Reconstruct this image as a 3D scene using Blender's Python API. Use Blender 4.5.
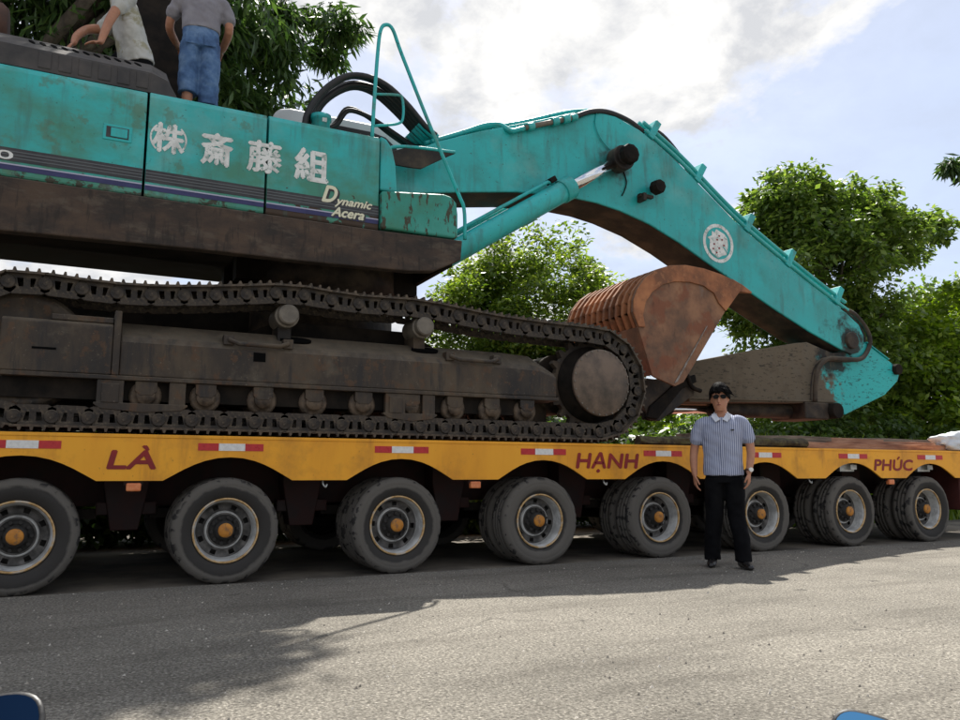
import bpy, bmesh, math, random
import numpy as np
from mathutils import Vector, Matrix, noise
R = math.radians
PI = math.pi
random.seed(7)
scene = bpy.context.scene
for o in list(bpy.data.objects): bpy.data.objects.remove(o)
COL = scene.collection

# ------------------------------------------------------------------ camera, sky, sun, exposure
cam_d = bpy.data.cameras.new('camera'); cam = bpy.data.objects.new('camera', cam_d); COL.objects.link(cam)
cam_d.sensor_width = 36; cam_d.lens = 29.44; cam_d.clip_start = .05; cam_d.clip_end = 3000
cam.location = (0, 0, .9)
cam.rotation_euler = (R(90+8.25), 0, R(63.37-90))
scene.camera = cam
scene.render.resolution_x, scene.render.resolution_y = 1024, 768
scene.view_settings.view_transform = 'Standard'; scene.view_settings.look = 'None'
scene.view_settings.gamma = 1; scene.view_settings.use_curve_mapping = False
scene.view_settings.exposure = 0.78
SUN = Vector((.33, .56, 1)).normalized()          # towards the sun
SUN_EL = math.asin(SUN.z); SUN_AZ = math.atan2(SUN.x, SUN.y)

world = bpy.data.worlds.new('World'); scene.world = world; world.use_nodes = True
wn, wl = world.node_tree.nodes, world.node_tree.links
for n in list(wn): wn.remove(n)
def N(nodes, typ, **kw):
    n = nodes.new(typ)
    for k, v in kw.items():
        if k == 'inp':
            for a, b in v.items(): n.inputs[a].default_value = b
        else: setattr(n, k, v)
    return n
def build_sky():
    out = N(wn, 'ShaderNodeOutputWorld'); bg = N(wn, 'ShaderNodeBackground'); bg.inputs[1].default_value = .098
    sky = N(wn, 'ShaderNodeTexSky', sky_type='NISHITA', sun_disc=False)
    sky.sun_elevation = SUN_EL; sky.sun_rotation = SUN_AZ; sky.altitude = 20
    sky.air_density = 1.0; sky.dust_density = 2.5; sky.ozone_density = 1.2
    tc = N(wn, 'ShaderNodeTexCoord')
    # project the view direction on a cloud layer: xy / (z + .18)
    sep = N(wn, 'ShaderNodeSeparateXYZ'); wl.new(tc.outputs['Generated'], sep.inputs[0])
    zc = N(wn, 'ShaderNodeMath', operation='MAXIMUM', inp={1: 0.0}); wl.new(sep.outputs[2], zc.inputs[0])
    zz = N(wn, 'ShaderNodeMath', operation='ADD', inp={1: .30}); wl.new(zc.outputs[0], zz.inputs[0])
    dx = N(wn, 'ShaderNodeMath', operation='DIVIDE'); wl.new(sep.outputs[0], dx.inputs[0]); wl.new(zz.outputs[0], dx.inputs[1])
    dy = N(wn, 'ShaderNodeMath', operation='DIVIDE'); wl.new(sep.outputs[1], dy.inputs[0]); wl.new(zz.outputs[0], dy.inputs[1])
    cmb = N(wn, 'ShaderNodeCombineXYZ'); wl.new(dx.outputs[0], cmb.inputs[0]); wl.new(dy.outputs[0], cmb.inputs[1])
    add = N(wn, 'ShaderNodeVectorMath', operation='ADD'); add.inputs[1].default_value = (1.1, 4.4, 2.2); wl.new(cmb.outputs[0], add.inputs[0])
    n1 = N(wn, 'ShaderNodeTexNoise', inp={'Scale': 2.1, 'Detail': 13, 'Roughness': .60, 'Distortion': .1}); wl.new(add.outputs[0], n1.inputs['Vector'])
    n2 = N(wn, 'ShaderNodeTexNoise', inp={'Scale': 5.6, 'Detail': 12, 'Roughness': .62, 'Distortion': .15}); wl.new(add.outputs[0], n2.inputs['Vector'])
    # cumulus: sharp sunlit heads; core greyer.  veil: thin high cloud
    mask = N(wn, 'ShaderNodeValToRGB'); wl.new(n1.outputs['Fac'], mask.inputs[0])
    e = mask.color_ramp.elements; e[0].position, e[0].color = .475, (0, 0, 0, 1); e[1].position, e[1].color = .54, (1, 1, 1, 1)
    body = N(wn, 'ShaderNodeValToRGB'); wl.new(n2.outputs['Fac'], body.inputs[0])
    e = body.color_ramp.elements; e[0].position, e[0].color = .40, (.80, .815, .85, 1); e[1].position, e[1].color = .55, (1.14, 1.13, 1.11, 1)
    gain = N(wn, 'ShaderNodeVectorMath', operation='SCALE'); gain.inputs['Scale'].default_value = 5.4; wl.new(body.outputs[0], gain.inputs[0])
    vm = N(wn, 'ShaderNodeMapRange', inp={'From Min': .35, 'From Max': .7, 'To Min': .40, 'To Max': .85}); wl.new(n2.outputs['Fac'], vm.inputs[0])
    veil = N(wn, 'ShaderNodeMix', data_type='RGBA'); veil.inputs[7].default_value = (3.7, 4.2, 5.3, 1); wl.new(vm.outputs[0], veil.inputs[0])
    wl.new(sky.outputs[0], veil.inputs[6])
    mix = N(wn, 'ShaderNodeMix', data_type='RGBA'); wl.new(mask.outputs[0], mix.inputs[0]); wl.new(veil.outputs[2], mix.inputs[6]); wl.new(gain.outputs[0], mix.inputs[7])
    wl.new(mix.outputs[2], bg.inputs[0]); wl.new(bg.outputs[0], out.inputs[0])
build_sky()
sun_d = bpy.data.lights.new('sun', 'SUN'); sun_d.energy = 5.0; sun_d.angle = R(.55); sun_d.color = (1, .955, .88)
sun = bpy.data.objects.new('sun', sun_d); COL.objects.link(sun)
sun.rotation_euler = SUN.to_track_quat('Z', 'Y').to_euler(); sun.location = (20, 40, 60)

# ------------------------------------------------------------------ helpers
class MB:
    """collects shapes; build() links them as one mesh object"""
    def __init__(s): s.v = []; s.f = []; s.sm = []; s.mi = []; s.cur = 0
    def add(s, vs, fs, smooth=False):
        b = len(s.v); s.v += [tuple(p) for p in vs]
        s.f += [tuple(i+b for i in f) for f in fs]; s.sm += [smooth]*len(fs); s.mi += [s.cur]*len(fs); return s
    def box(s, x0, x1, y0, y1, z0, z1, M=None):
        vs = [Vector((x, y, z)) for x in (x0, x1) for y in (y0, y1) for z in (z0, z1)]
        if M: vs = [M @ p for p in vs]
        return s.add(vs, [(0,1,3,2),(4,6,7,5),(0,4,5,1),(2,3,7,6),(0,2,6,4),(1,5,7,3)])
    def prism(s, poly, y0, y1, M=None):
        """polygon in xz, extruded along y"""
        n = len(poly)
        a = sum(poly[i][0]*poly[(i+1)%n][1]-poly[(i+1)%n][0]*poly[i][1] for i in range(n))
        if a < 0: poly = poly[::-1]
        vs = [Vector((x, y0, z)) for x, z in poly]+[Vector((x, y1, z)) for x, z in poly]
        if M: vs = [M @ p for p in vs]
        return s.add(vs, [tuple(range(n)), tuple(range(2*n-1, n-1, -1))]+[(i+n, (i+1)%n+n, (i+1)%n, i) for i in range(n)])
    def loftx(s, secs):
        """sections [(x, [(y,z)...])] joined along x"""
        n = len(secs[0][1]); vs = [(x, y, z) for x, sc in secs for y, z in sc]; fs = []
        for k in range(len(secs)-1):
            for i in range(n):
                j = (i+1) % n; fs.append((k*n+i, (k+1)*n+i, (k+1)*n+j, k*n+j))
        fs.append(tuple(range(n))); fs.append(tuple(range(len(vs)-1, len(vs)-n-1, -1)))
        return s.add(vs, fs)
    def lathe(s, prof, c=(0, 0, 0), axis='Y', n=32, smooth=True, wob=None, skip=None):
        """profile [(radius, along)] revolved about an axis through c"""
        vs = []; fs = []; m = len(prof)
        for i in range(n):
            a = 2*PI*i/n; ca, sa = math.cos(a), math.sin(a)
            for k, (r, t) in enumerate(prof):
                if wob: r = r+wob(i, k)
                p = {'Y': (r*ca, t, r*sa), 'Z': (r*ca, r*sa, t), 'X': (t, r*ca, r*sa)}[axis]
                vs.append((c[0]+p[0], c[1]+p[1], c[2]+p[2]))
        for i in range(n):
            j = (i+1) % n
            for k in range(m-1):
                if skip and skip(i, k): continue
                fs.append((i*m+k, j*m+k, j*m+k+1, i*m+k+1) if axis != 'Y' else (i*m+k, i*m+k+1, j*m+k+1, j*m+k))
        return s.add(vs, fs, smooth)
    def cyl(s, p, q, r, n=16, r2=None, smooth=True, cap=True):
        p, q = Vector(p), Vector(q); d = (q-p).normalized(); r2 = r if r2 is None else r2
        a = d.orthogonal().normalized(); b = d.cross(a)
        vs = [p+(a*math.cos(2*PI*i/n)+b*math.sin(2*PI*i/n))*r for i in range(n)]+[q+(a*math.cos(2*PI*i/n)+b*math.sin(2*PI*i/n))*r2 for i in range(n)]
        s.add(vs, [(i, (i+1)%n, (i+1)%n+n, i+n) for i in range(n)], smooth)
        if cap:
            k = len(s.v)-2*n
            s.f += [tuple(k+n-1-i for i in range(n)), tuple(k+n+i for i in range(n))]; s.sm += [False]*2; s.mi += [s.cur]*2
        return s
    def tube(s, pts, r, n=8, smooth_path=True):
        pts = [Vector(p) for p in pts]
        if smooth_path: pts = catmull(pts, 5)
        rr = r if isinstance(r, (list, tuple)) else None
        if rr and len(rr) != len(pts): rr = [np.interp(i/(len(pts)-1), np.linspace(0, 1, len(rr)), rr) for i in range(len(pts))]
        vs = []; t0 = (pts[1]-pts[0]).normalized(); a = t0.orthogonal().normalized()
        for i, p in enumerate(pts):
            t = (pts[min(i+1, len(pts)-1)]-pts[max(i-1, 0)]).normalized()
            a = (a-t*a.dot(t)).normalized(); b = t.cross(a); ri = rr[i] if rr else r
            vs += [p+(a*math.cos(2*PI*k/n)+b*math.sin(2*PI*k/n))*ri for k in range(n)]
        m = len(pts); fs = [(i*n+k, i*n+(k+1)%n, (i+1)*n+(k+1)%n, (i+1)*n+k) for i in range(m-1) for k in range(n)]
        s.add(vs, fs, True)
        b0 = len(s.v)-m*n
        s.f += [tuple(b0+n-1-k for k in range(n)), tuple(b0+(m-1)*n+k for k in range(n))]; s.sm += [False]*2; s.mi += [s.cur]*2
        return s
    def mesh(s, name):
        me = bpy.data.meshes.new(name); me.from_pydata(s.v, [], s.f)
        me.polygons.foreach_set('use_smooth', s.sm); me.polygons.foreach_set('material_index', s.mi); me.update(); return me
    def build(s, name, mat, parent=None, bevel=0, seg=2, local=False):
        return mkobj(name, s.mesh(name), mat, parent, bevel, seg, local)
def catmull(p, k):
    if len(p) < 3: return p
    out = []; q = [p[0]*2-p[1]]+p+[p[-1]*2-p[-2]]
    for i in range(1, len(q)-2):
        for j in range(k):
            t = j/k; a, b, c, d = q[i-1], q[i], q[i+1], q[i+2]
            out.append(.5*((2*b)+(c-a)*t+(2*a-5*b+4*c-d)*t*t+(3*b-a-3*c+d)*t**3))
    return out+[p[-1]]
def setpar(o, parent, local=False):
    o.parent = parent
    if not local:
        w = Matrix.Identity(4); p = parent
        while p is not None:                      # parents' basis chain, without a depsgraph update
            w = Matrix.LocRotScale(p.location, p.rotation_euler, p.scale) @ w if p.parent is None else (p.matrix_parent_inverse @ Matrix.LocRotScale(p.location, p.rotation_euler, p.scale)) @ w
            p = p.parent
        o.matrix_parent_inverse = w.inverted()
def mkobj(name, me, mat, parent=None, bevel=0, seg=2, local=False):
    o = bpy.data.objects.new(name, me); COL.objects.link(o)
    for m in (mat if isinstance(mat, (list, tuple)) else [mat]): me.materials.append(m)
    if parent: setpar(o, parent, local)
    if bevel:
        b = o.modifiers.new('bevel', 'BEVEL'); b.width = bevel; b.segments = seg; b.limit_method = 'ANGLE'; b.angle_limit = R(35)
        b.harden_normals = False
    return o
def tag(o, label=None, cat=None, group=None, kind=None):
    if label: o['label'] = label
    if cat: o['category'] = cat
    if group: o['group'] = group
    if kind: o['kind'] = kind
    return o
def empty(name, loc, label=None, cat=None, group=None, rz=0):
    o = bpy.data.objects.new(name, None); COL.objects.link(o); o.location = loc; o.rotation_euler = (0, 0, rz); o.empty_display_size = .2
    return tag(o, label, cat, group)
def inst(src, parent=None, loc=None, rot=None):
    c = src.copy(); COL.objects.link(c)
    if parent: c.parent = parent
    if loc is not None: c.location = loc
    if rot is not None: c.rotation_euler = rot
    return c

# ------------------------------------------------------------------ materials
MATS = {}  # last lobe is out of view, added to shade the road at left
def newmat(name):
    m = bpy.data.materials.new(name); m.use_nodes = True; MATS[name] = m
    nt = m.node_tree; b = nt.nodes['Principled BSDF']; return m, nt.nodes, nt.links, b
def rgb(c): return (c[0], c[1], c[2], 1)
def pbr(name, cols, rough=.6, metal=0, scale=4, detail=8, lo=.38, hi=.62, bump=.0, bscale=40, rvar=.12, spec=.4, coord='Object', stretch=(1, 1, 1)):
    """colour noise over 2-4 tones + fine bump + uneven gloss"""
    m, n, l, b = newmat(name)
    tc = N(n, 'ShaderNodeTexCoord'); mp = N(n, 'ShaderNodeMapping'); mp.inputs['Scale'].default_value = stretch; l.new(tc.outputs[coord], mp.inputs[0])
    if len(cols) > 1:
        nz = N(n, 'ShaderNodeTexNoise', inp={'Scale': scale, 'Detail': detail, 'Roughness': .62}); l.new(mp.outputs[0], nz.inputs['Vector'])
        cr = N(n, 'ShaderNodeValToRGB'); l.new(nz.outputs['Fac'], cr.inputs[0]); el = cr.color_ramp.elements
        while len(el) < len(cols): el.new(.5)
        for i, c in enumerate(cols): el[i].position = lo+(hi-lo)*i/(len(cols)-1); el[i].color = rgb(c)
        l.new(cr.outputs[0], b.inputs['Base Color'])
        mr = N(n, 'ShaderNodeMapRange', inp={'From Min': .3, 'From Max': .7, 'To Min': max(0, rough-rvar), 'To Max': min(1, rough+rvar)}); l.new(nz.outputs['Fac'], mr.inputs[0]); l.new(mr.outputs[0], b.inputs['Roughness'])
    else:
        b.inputs['Base Color'].default_value = rgb(cols[0]); b.inputs['Roughness'].default_value = rough
    b.inputs['Metallic'].default_value = metal; b.inputs['Specular IOR Level'].default_value = spec
    if bump:
        nb = N(n, 'ShaderNodeTexNoise', inp={'Scale': bscale, 'Detail': 5, 'Roughness': .6}); l.new(mp.outputs[0], nb.inputs['Vector'])
        bp = N(n, 'ShaderNodeBump', inp={'Strength': bump, 'Distance': .01}); l.new(nb.outputs['Fac'], bp.inputs['Height']); l.new(bp.outputs[0], b.inputs['Normal'])
    return m
def layer(m, col, scale, lo, hi, rough=None, coord='Object', stretch=(1, 1, 1), axis=None, a0=0, a1=1, amt=1, metal=None, centre=None, rad=1):
    """adds a worn patch layer (dirt, rust, faded paint) with its own noise shape; optional weight along an axis or round a point"""
    n, l = m.node_tree.nodes, m.node_tree.links; b = n['Principled BSDF']
    tc = N(n, 'ShaderNodeTexCoord'); mp = N(n, 'ShaderNodeMapping'); mp.inputs['Scale'].default_value = stretch; mp.inputs['Location'].default_value = (scale*1.3, .7, 2.1); l.new(tc.outputs[coord], mp.inputs[0])
    nz = N(n, 'ShaderNodeTexNoise', inp={'Scale': scale, 'Detail': 8, 'Roughness': .65}); l.new(mp.outputs[0], nz.inputs['Vector'])
    ex_ = N(n, 'ShaderNodeMath', operation='MULTIPLY_ADD', inp={1: 1.9, 2: -.45}); l.new(nz.outputs['Fac'], ex_.inputs[0]); val = ex_.outputs[0]
    if axis is not None or centre is not None:
        if axis is not None:
            sp = N(n, 'ShaderNodeSeparateXYZ'); l.new(tc.outputs[coord], sp.inputs[0]); src = sp.outputs[axis]
        else:
            d = N(n, 'ShaderNodeVectorMath', operation='DISTANCE'); d.inputs[1].default_value = centre; l.new(tc.outputs[coord], d.inputs[0]); src = d.outputs['Value']; a0, a1 = rad, 0
        w = N(n, 'ShaderNodeMapRange', inp={'From Min': a0, 'From Max': a1, 'To Min': -.45, 'To Max': .45}); l.new(src, w.inputs[0])
        ad = N(n, 'ShaderNodeMath', operation='ADD'); l.new(val, ad.inputs[0]); l.new(w.outputs[0], ad.inputs[1]); val = ad.outputs[0]
    mr = N(n, 'ShaderNodeMapRange', inp={'From Min': lo, 'From Max': hi, 'To Max': amt}); l.new(val, mr.inputs[0])
    mx = N(n, 'ShaderNodeMix', data_type='RGBA'); l.new(mr.outputs[0], mx.inputs[0])
    bi = b.inputs['Base Color']
    if bi.links: l.new(bi.links[0].from_socket, mx.inputs[6])
    else: mx.inputs[6].default_value = bi.default_value
    mx.inputs[7].default_value = rgb(col); l.new(mx.outputs[2], bi)
    if rough is not None:
        mx2 = N(n, 'ShaderNodeMix', data_type='FLOAT'); l.new(mr.outputs[0], mx2.inputs[0]); ri = b.inputs['Roughness']
        if ri.links: l.new(ri.links[0].from_socket, mx2.inputs[2])
        else: mx2.inputs[2].default_value = ri.default_value
        mx2.inputs[3].default_value = rough; l.new(mx2.outputs[0], ri)
    return m
def dust_and_skylight(m, col=(.17, .14, .10), lo=.25, hi=.95, amt=.8, scale=9):  # upward faces paler: settled dust plus sun and sky brightness in the colour
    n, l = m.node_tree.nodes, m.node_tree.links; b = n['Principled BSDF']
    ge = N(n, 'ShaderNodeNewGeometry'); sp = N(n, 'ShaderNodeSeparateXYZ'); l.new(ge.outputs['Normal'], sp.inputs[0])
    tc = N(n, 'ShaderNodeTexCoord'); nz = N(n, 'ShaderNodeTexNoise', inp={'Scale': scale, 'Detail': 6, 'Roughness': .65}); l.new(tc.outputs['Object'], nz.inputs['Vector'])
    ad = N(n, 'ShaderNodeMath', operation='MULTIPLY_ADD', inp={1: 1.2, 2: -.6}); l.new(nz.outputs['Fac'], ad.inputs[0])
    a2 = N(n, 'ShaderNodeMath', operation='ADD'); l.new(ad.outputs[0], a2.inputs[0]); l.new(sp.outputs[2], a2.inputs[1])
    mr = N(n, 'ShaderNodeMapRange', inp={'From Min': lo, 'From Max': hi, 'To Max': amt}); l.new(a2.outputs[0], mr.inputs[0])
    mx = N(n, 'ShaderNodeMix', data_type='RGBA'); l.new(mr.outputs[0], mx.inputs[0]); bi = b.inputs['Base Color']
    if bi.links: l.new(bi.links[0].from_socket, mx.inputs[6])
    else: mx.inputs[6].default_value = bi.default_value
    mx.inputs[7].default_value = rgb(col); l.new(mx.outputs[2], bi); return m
TEAL = (.014, .40, .395); TEAL2 = (.02, .345, .335); GRIME = (.045, .036, .028)
teal = pbr('teal_paint', [TEAL2, TEAL, (.02, .43, .42)], .38, scale=1.2, spec=.5)
layer(teal, (.10, .17, .12), 3.0, .55, .75, .6, amt=.6)
layer(teal, (.05, .045, .03), 22, .76, .82, .8, amt=.8)
panel = pbr('hood_paint', [TEAL2, TEAL, (.02, .43, .42)], .34, scale=.9, spec=.5)
layer(panel, (.05, .205, .125), 1.6, .30, .80, .55, axis=2, a0=4.6, a1=3.0, amt=.9, stretch=(1, 1, 1.6))
layer(panel, (.05, .03, .02), 9, .80, .88, .85, axis=2, a0=3.6, a1=3.2, amt=.9)
layer(panel, (.22, .42, .38), 1.1, .55, .95, .5, amt=.5)
layer(panel, (.09, .15, .08), 5.0, .60, .72, .7, amt=.55)
layer(panel, (.02, .03, .02), 30, .78, .84, .8, amt=.7)
rustpanel = pbr('hood_paint_rusty', [TEAL2, TEAL, (.02, .43, .42)], .36, scale=.9, spec=.5)
layer(rustpanel, (.05, .205, .125), 1.6, .30, .80, .55, axis=2, a0=4.6, a1=3.0, amt=.9, stretch=(1, 1, 1.6))
layer(rustpanel, (.22, .42, .38), 1.1, .55, .95, .5, amt=.5)
layer(rustpanel, (.055, .025, .016), 7, .62, .66, .85, axis=2, a0=3.72, a1=3.20, amt=.95)
scratched = pbr('scratched_paint', [(.04, .20, .13), (.03, .26, .2), (.05, .3, .24)], .5, scale=2)
layer(scratched, (.06, .035, .02), 12, .62, .67, .85, amt=.9, stretch=(1.6, 1, .5))
boomteal = pbr('boom_paint', [TEAL2, TEAL, (.02, .43, .42)], .36, scale=.8, spec=.5)
layer(boomteal, (.03, .22, .19), 2.2, .45, .85, .5, amt=.7)
layer(boomteal, (.20, .42, .38), 1.3, .60, 1.0, .5, amt=.5)
layer(boomteal, (.03, .025, .02), 3.5, .62, .95, .7, centre=(6.05, 8.1, 4.98), rad=.75, amt=.8)
layer(boomteal, (.018, .015, .012), 3.5, .55, .8, .75, centre=(10.45, 8.1, 2.9), rad=1.0, amt=.95)
layer(boomteal, (.04, .035, .025), 26, .78, .83, .8, amt=.8)
for m_ in (panel, rustpanel, boomteal, teal):
    layer(m_, (.05, .12, .10), 9, .56, .80, .6, stretch=(1, 1, .12), amt=.45)          # run-down streaks
    layer(m_, (.02, .06, .05), 60, .76, .84, .6, stretch=(.25, 1, 1), amt=.4)          # scuffs
armpaint = pbr('arm_paint', [TEAL2, TEAL, (.02, .43, .42)], .42, scale=1.2)
layer(armpaint, (.125, .102, .072), 2.2, .42, .56, .85, axis=0, a0=10.7, a1=9.3)
layer(armpaint, (.05, .038, .026), 3.0, .5, .75, .9, axis=0, a0=10.2, a1=7.0, amt=.7)
layer(armpaint, (.012, .010, .009), 3.0, .5, .72, .7, centre=(10.0, 8.1, 2.75), rad=.85, amt=.95)
layer(armpaint, (.03, .04, .03), 14, .74, .80, .8, amt=.7)
layer(armpaint, (.13, .10, .065), 8, .55, .75, .9, amt=.55, stretch=(1, 1, .5), axis=0, a0=11.5, a1=8.5)
layer(armpaint, (.02, .018, .014), 24, .64, .72, .9, amt=.7, stretch=(.4, 1, 1.5))
grime = pbr('grimy_steel', [(.013, .010, .008), (.038, .028, .020), (.075, .055, .037)], .75, scale=3.5, bump=.35, bscale=35)
grime2 = pbr('dusty_frame', [(.015, .012, .010), (.042, .031, .022), (.085, .062, .040)], .68, scale=2.2, lo=.36, hi=.66, bump=.25, bscale=30, stretch=(1, 1, .45))
layer(grime2, (.10, .055, .03), 9, .60, .70, .9, amt=.6)
layer(grime2, (.13, .108, .078), 3.4, .60, .90, .9, amt=.6)
layer(grime2, (.016, .014, .013), 11, .56, .76, .6, amt=.8, stretch=(1, 1, .14))
layer(grime2, (.20, .17, .13), 42, .74, .84, .9, amt=.5)
shoe_m = pbr('track_steel', [(.03, .024, .018), (.075, .057, .040), (.13, .098, .068)], .62, .25, scale=9, bump=.4, bscale=50)
link_m = pbr('track_link_steel', [(.016, .013, .011), (.038, .030, .023), (.07, .055, .04)], .7, .1, scale=12, bump=.3)
layer(shoe_m, (.20, .165, .12), 20, .58, .72, .6, amt=.6)
layer(link_m, (.15, .12, .085), 24, .58, .74, .9, amt=.6)
skirt_m = pbr('skirt_brown', [(.024, .018, .014), (.050, .034, .025), (.078, .052, .036)], .8, scale=2.4, bump=.2, stretch=(1, 1, 1.8))
layer(skirt_m, (.11, .088, .066), 5, .56, .78, .9, amt=.6, stretch=(.6, 1, 1.6))
layer(skirt_m, (.02, .016, .013), 14, .58, .74, .8, amt=.7, stretch=(1, 1, .2))
black = pbr('black_rubber', [(.012, .012, .013), (.025, .024, .024)], .5, scale=8, bump=.1)
dark = pbr('dark_paint_and_shade', [(.008, .007, .006), (.024, .019, .015)], .85, scale=5, spec=.12)  # dark parts; also paints the shade in the undercarriage gaps
hole_m = pbr('opening_shade', [(.004, .004, .004)], .95, spec=.05)  # near-black pieces that paint the shade inside slots and holes
vent_m = pbr('vent_plastic', [(.028, .026, .026), (.05, .045, .042), (.075, .065, .06)], .62, scale=3.2, bump=.1)
rust = pbr('bucket_rust', [(.17, .068, .03), (.30, .115, .048), (.42, .175, .075)], .72, scale=2.2, bump=.35, bscale=26)
layer(rust, (.10, .05, .03), 4.5, .58, .85, .8, amt=.55)
rustside = pbr('bucket_side_rust', [(.12, .065, .038), (.21, .105, .058), (.29, .15, .082)], .72, scale=2.6, bump=.3, bscale=26)
layer(rustside, (.20, .07, .035), 2.6, .52, .66, .8, amt=.8)
layer(rustside, (.17, .15, .13), 5, .74, .9, .5, amt=.5, stretch=(1, 1, .4))
layer(rustside, (.06, .035, .024), 16, .66, .86, .9, amt=.5, stretch=(1, 1, .35))
layer(rust, (.42, .19, .09), 12, .6, .74, .9, amt=.55)
worn = pbr('worn_steel', [(.22, .23, .22), (.36, .36, .34), (.5, .49, .46)], .42, .75, scale=9, bump=.1)
chrome = pbr('chrome_rod', [(.75, .76, .77)], .12, 1)
steelcap = pbr('final_drive_cover', [(.07, .055, .042), (.13, .095, .07), (.18, .13, .095)], .62, .2, scale=4.5, bump=.2)
capgrey = pbr('roller_end', [(.12, .105, .085), (.2, .175, .14)], .6, .3, scale=8, bump=.2)
cabgrey = pbr('cab_grey', [(.48, .5, .5), (.58, .6, .6)], .45, scale=2)
glass_m = pbr('tinted_window', [(.03, .04, .042)], .06, spec=.7)
white_d = pbr('white_decal', [(.55, .56, .53), (.74, .75, .72)], .5, scale=9, lo=.38, hi=.55)
layer(white_d, (.2, .3, .26), 22, .62, .68, .6, amt=.8)
cream_d = pbr('cream_decal', [(.70, .68, .50)], .5)
stripe_k = pbr('stripe_charcoal', [(.022, .022, .026), (.05, .05, .052)], .5, scale=6)
stripe_g = pbr('stripe_grey', [(.10, .11, .115)], .5)
stripe_b = pbr('stripe_navy', [(.02, .022, .09), (.04, .04, .13)], .5, scale=6)
stripe_l = pbr('stripe_lilac', [(.40, .40, .52)], .5)
orange = pbr('trailer_orange', [(.70, .29, .010), (.80, .345, .014), (.84, .38, .02)], .45, scale=1.5, stretch=(1, 1, .3))
layer(orange, (.34, .13, .02), 5, .66, .95, .6, amt=.5, stretch=(1.2, 1, .16))
layer(orange, (.10, .045, .02), 30, .80, .86, .8, amt=.5)
layer(orange, (.28, .115, .02), 2.0, .5, .85, .6, amt=.5)
maroon = pbr('maroon_chassis', [(.016, .006, .005), (.032, .009, .007), (.02, .013, .010)], .75, scale=3)
maroon_l = pbr('maroon_paint', [(.05, .012, .010), (.085, .02, .016)], .7, scale=3)
red_r = pbr('red_reflector', [(.42, .012, .018), (.50, .025, .025)], .35, scale=30)
white_r = pbr('white_reflector', [(.62, .61, .58), (.74, .73, .70)], .35, scale=30)
red_d = pbr('red_lettering', [(.20, .008, .010), (.26, .014, .012)], .5, scale=8)
amber = pbr('amber_lens', [(.62, .17, .06), (.7, .24, .09)], .25, scale=20)
deck_m = pbr('red_steel_deck', [(.18, .06, .04), (.28, .10, .06), (.32, .16, .10)], .8, scale=3, bump=.3)
for m_ in (grime, grime2, link_m, shoe_m, skirt_m, steelcap): dust_and_skylight(m_, amt=.6)
dust_and_skylight(rust, (.42, .24, .14), amt=.5); dust_and_skylight(vent_m, (.13, .115, .10), amt=.5)
def tyre_mat():
    m, n, l, b = newmat('tyre_rubber')
    tc = N(n, 'ShaderNodeTexCoord'); sp = N(n, 'ShaderNodeSeparateXYZ'); l.new(tc.outputs['Object'], sp.inputs[0])
    x2 = N(n, 'ShaderNodeCombineXYZ'); l.new(sp.outputs[0], x2.inputs[0]); l.new(sp.outputs[2], x2.inputs[1])
    ln = N(n, 'ShaderNodeVectorMath', operation='LENGTH'); l.new(x2.outputs[0], ln.inputs[0])
    nz = N(n, 'ShaderNodeTexNoise', inp={'Scale': 5, 'Detail': 6, 'Roughness': .6}); l.new(tc.outputs['Object'], nz.inputs['Vector'])
    oi = N(n, 'ShaderNodeObjectInfo')
    nz2 = N(n, 'ShaderNodeTexNoise', inp={'Scale': 14, 'Detail': 3, 'Roughness': .5}, noise_dimensions='4D'); l.new(tc.outputs['Object'], nz2.inputs['Vector'])
    wv = N(n, 'ShaderNodeMath', operation='MULTIPLY', inp={1: 20}); l.new(oi.outputs['Random'], wv.inputs[0]); l.new(wv.outputs[0], nz2.inputs['W'])
    # dusty outer ring of the sidewall (radius + noise)
    a = N(n, 'ShaderNodeMath', operation='MULTIPLY_ADD', inp={1: .07}); l.new(nz.outputs['Fac'], a.inputs[0]); l.new(ln.outputs['Value'], a.inputs[2])
    off_ = N(n, 'ShaderNodeMapRange', inp={'To Min': .075, 'To Max': -.012}); l.new(oi.outputs['Random'], off_.inputs[0])
    ao = N(n, 'ShaderNodeMath', operation='ADD'); l.new(a.outputs[0], ao.inputs[0]); l.new(off_.outputs[0], ao.inputs[1])
    mr = N(n, 'ShaderNodeMapRange', inp={'From Min': .392, 'From Max': .410}); l.new(ao.outputs[0], mr.inputs[0])
    c = N(n, 'ShaderNodeMix', data_type='RGBA'); l.new(mr.outputs[0], c.inputs[0]); c.inputs[6].default_value = (.040, .037, .034, 1); c.inputs[7].default_value = (.115, .105, .092, 1)
    # dark worn chunks at the shoulder
    b2 = N(n, 'ShaderNodeMapRange', inp={'From Min': .56, 'From Max': .585}); l.new(nz2.outputs['Fac'], b2.inputs[0])
    sh = N(n, 'ShaderNodeMapRange', inp={'From Min': .395, 'From Max': .42}); l.new(ln.outputs['Value'], sh.inputs[0])
    mm = N(n, 'ShaderNodeMath', operation='MULTIPLY'); l.new(b2.outputs[0], mm.inputs[0]); l.new(sh.outputs[0], mm.inputs[1])
    d = N(n, 'ShaderNodeMix', data_type='RGBA'); l.new(mm.outputs[0], d.inputs[0]); l.new(c.outputs[2], d.inputs[6]); d.inputs[7].default_value = (.028, .026, .025, 1)
    l.new(d.outputs[2], b.inputs['Base Color']); b.inputs['Roughness'].default_value = .85; b.inputs['Specular IOR Level'].default_value = .25
    nb = N(n, 'ShaderNodeTexNoise', inp={'Scale': 60, 'Detail': 4}); l.new(tc.outputs['Object'], nb.inputs['Vector'])
    bp = N(n, 'ShaderNodeBump', inp={'Strength': .3, 'Distance': .006}); l.new(nb.outputs['Fac'], bp.inputs['Height']); l.new(bp.outputs[0], b.inputs['Normal'])
    return m
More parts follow.
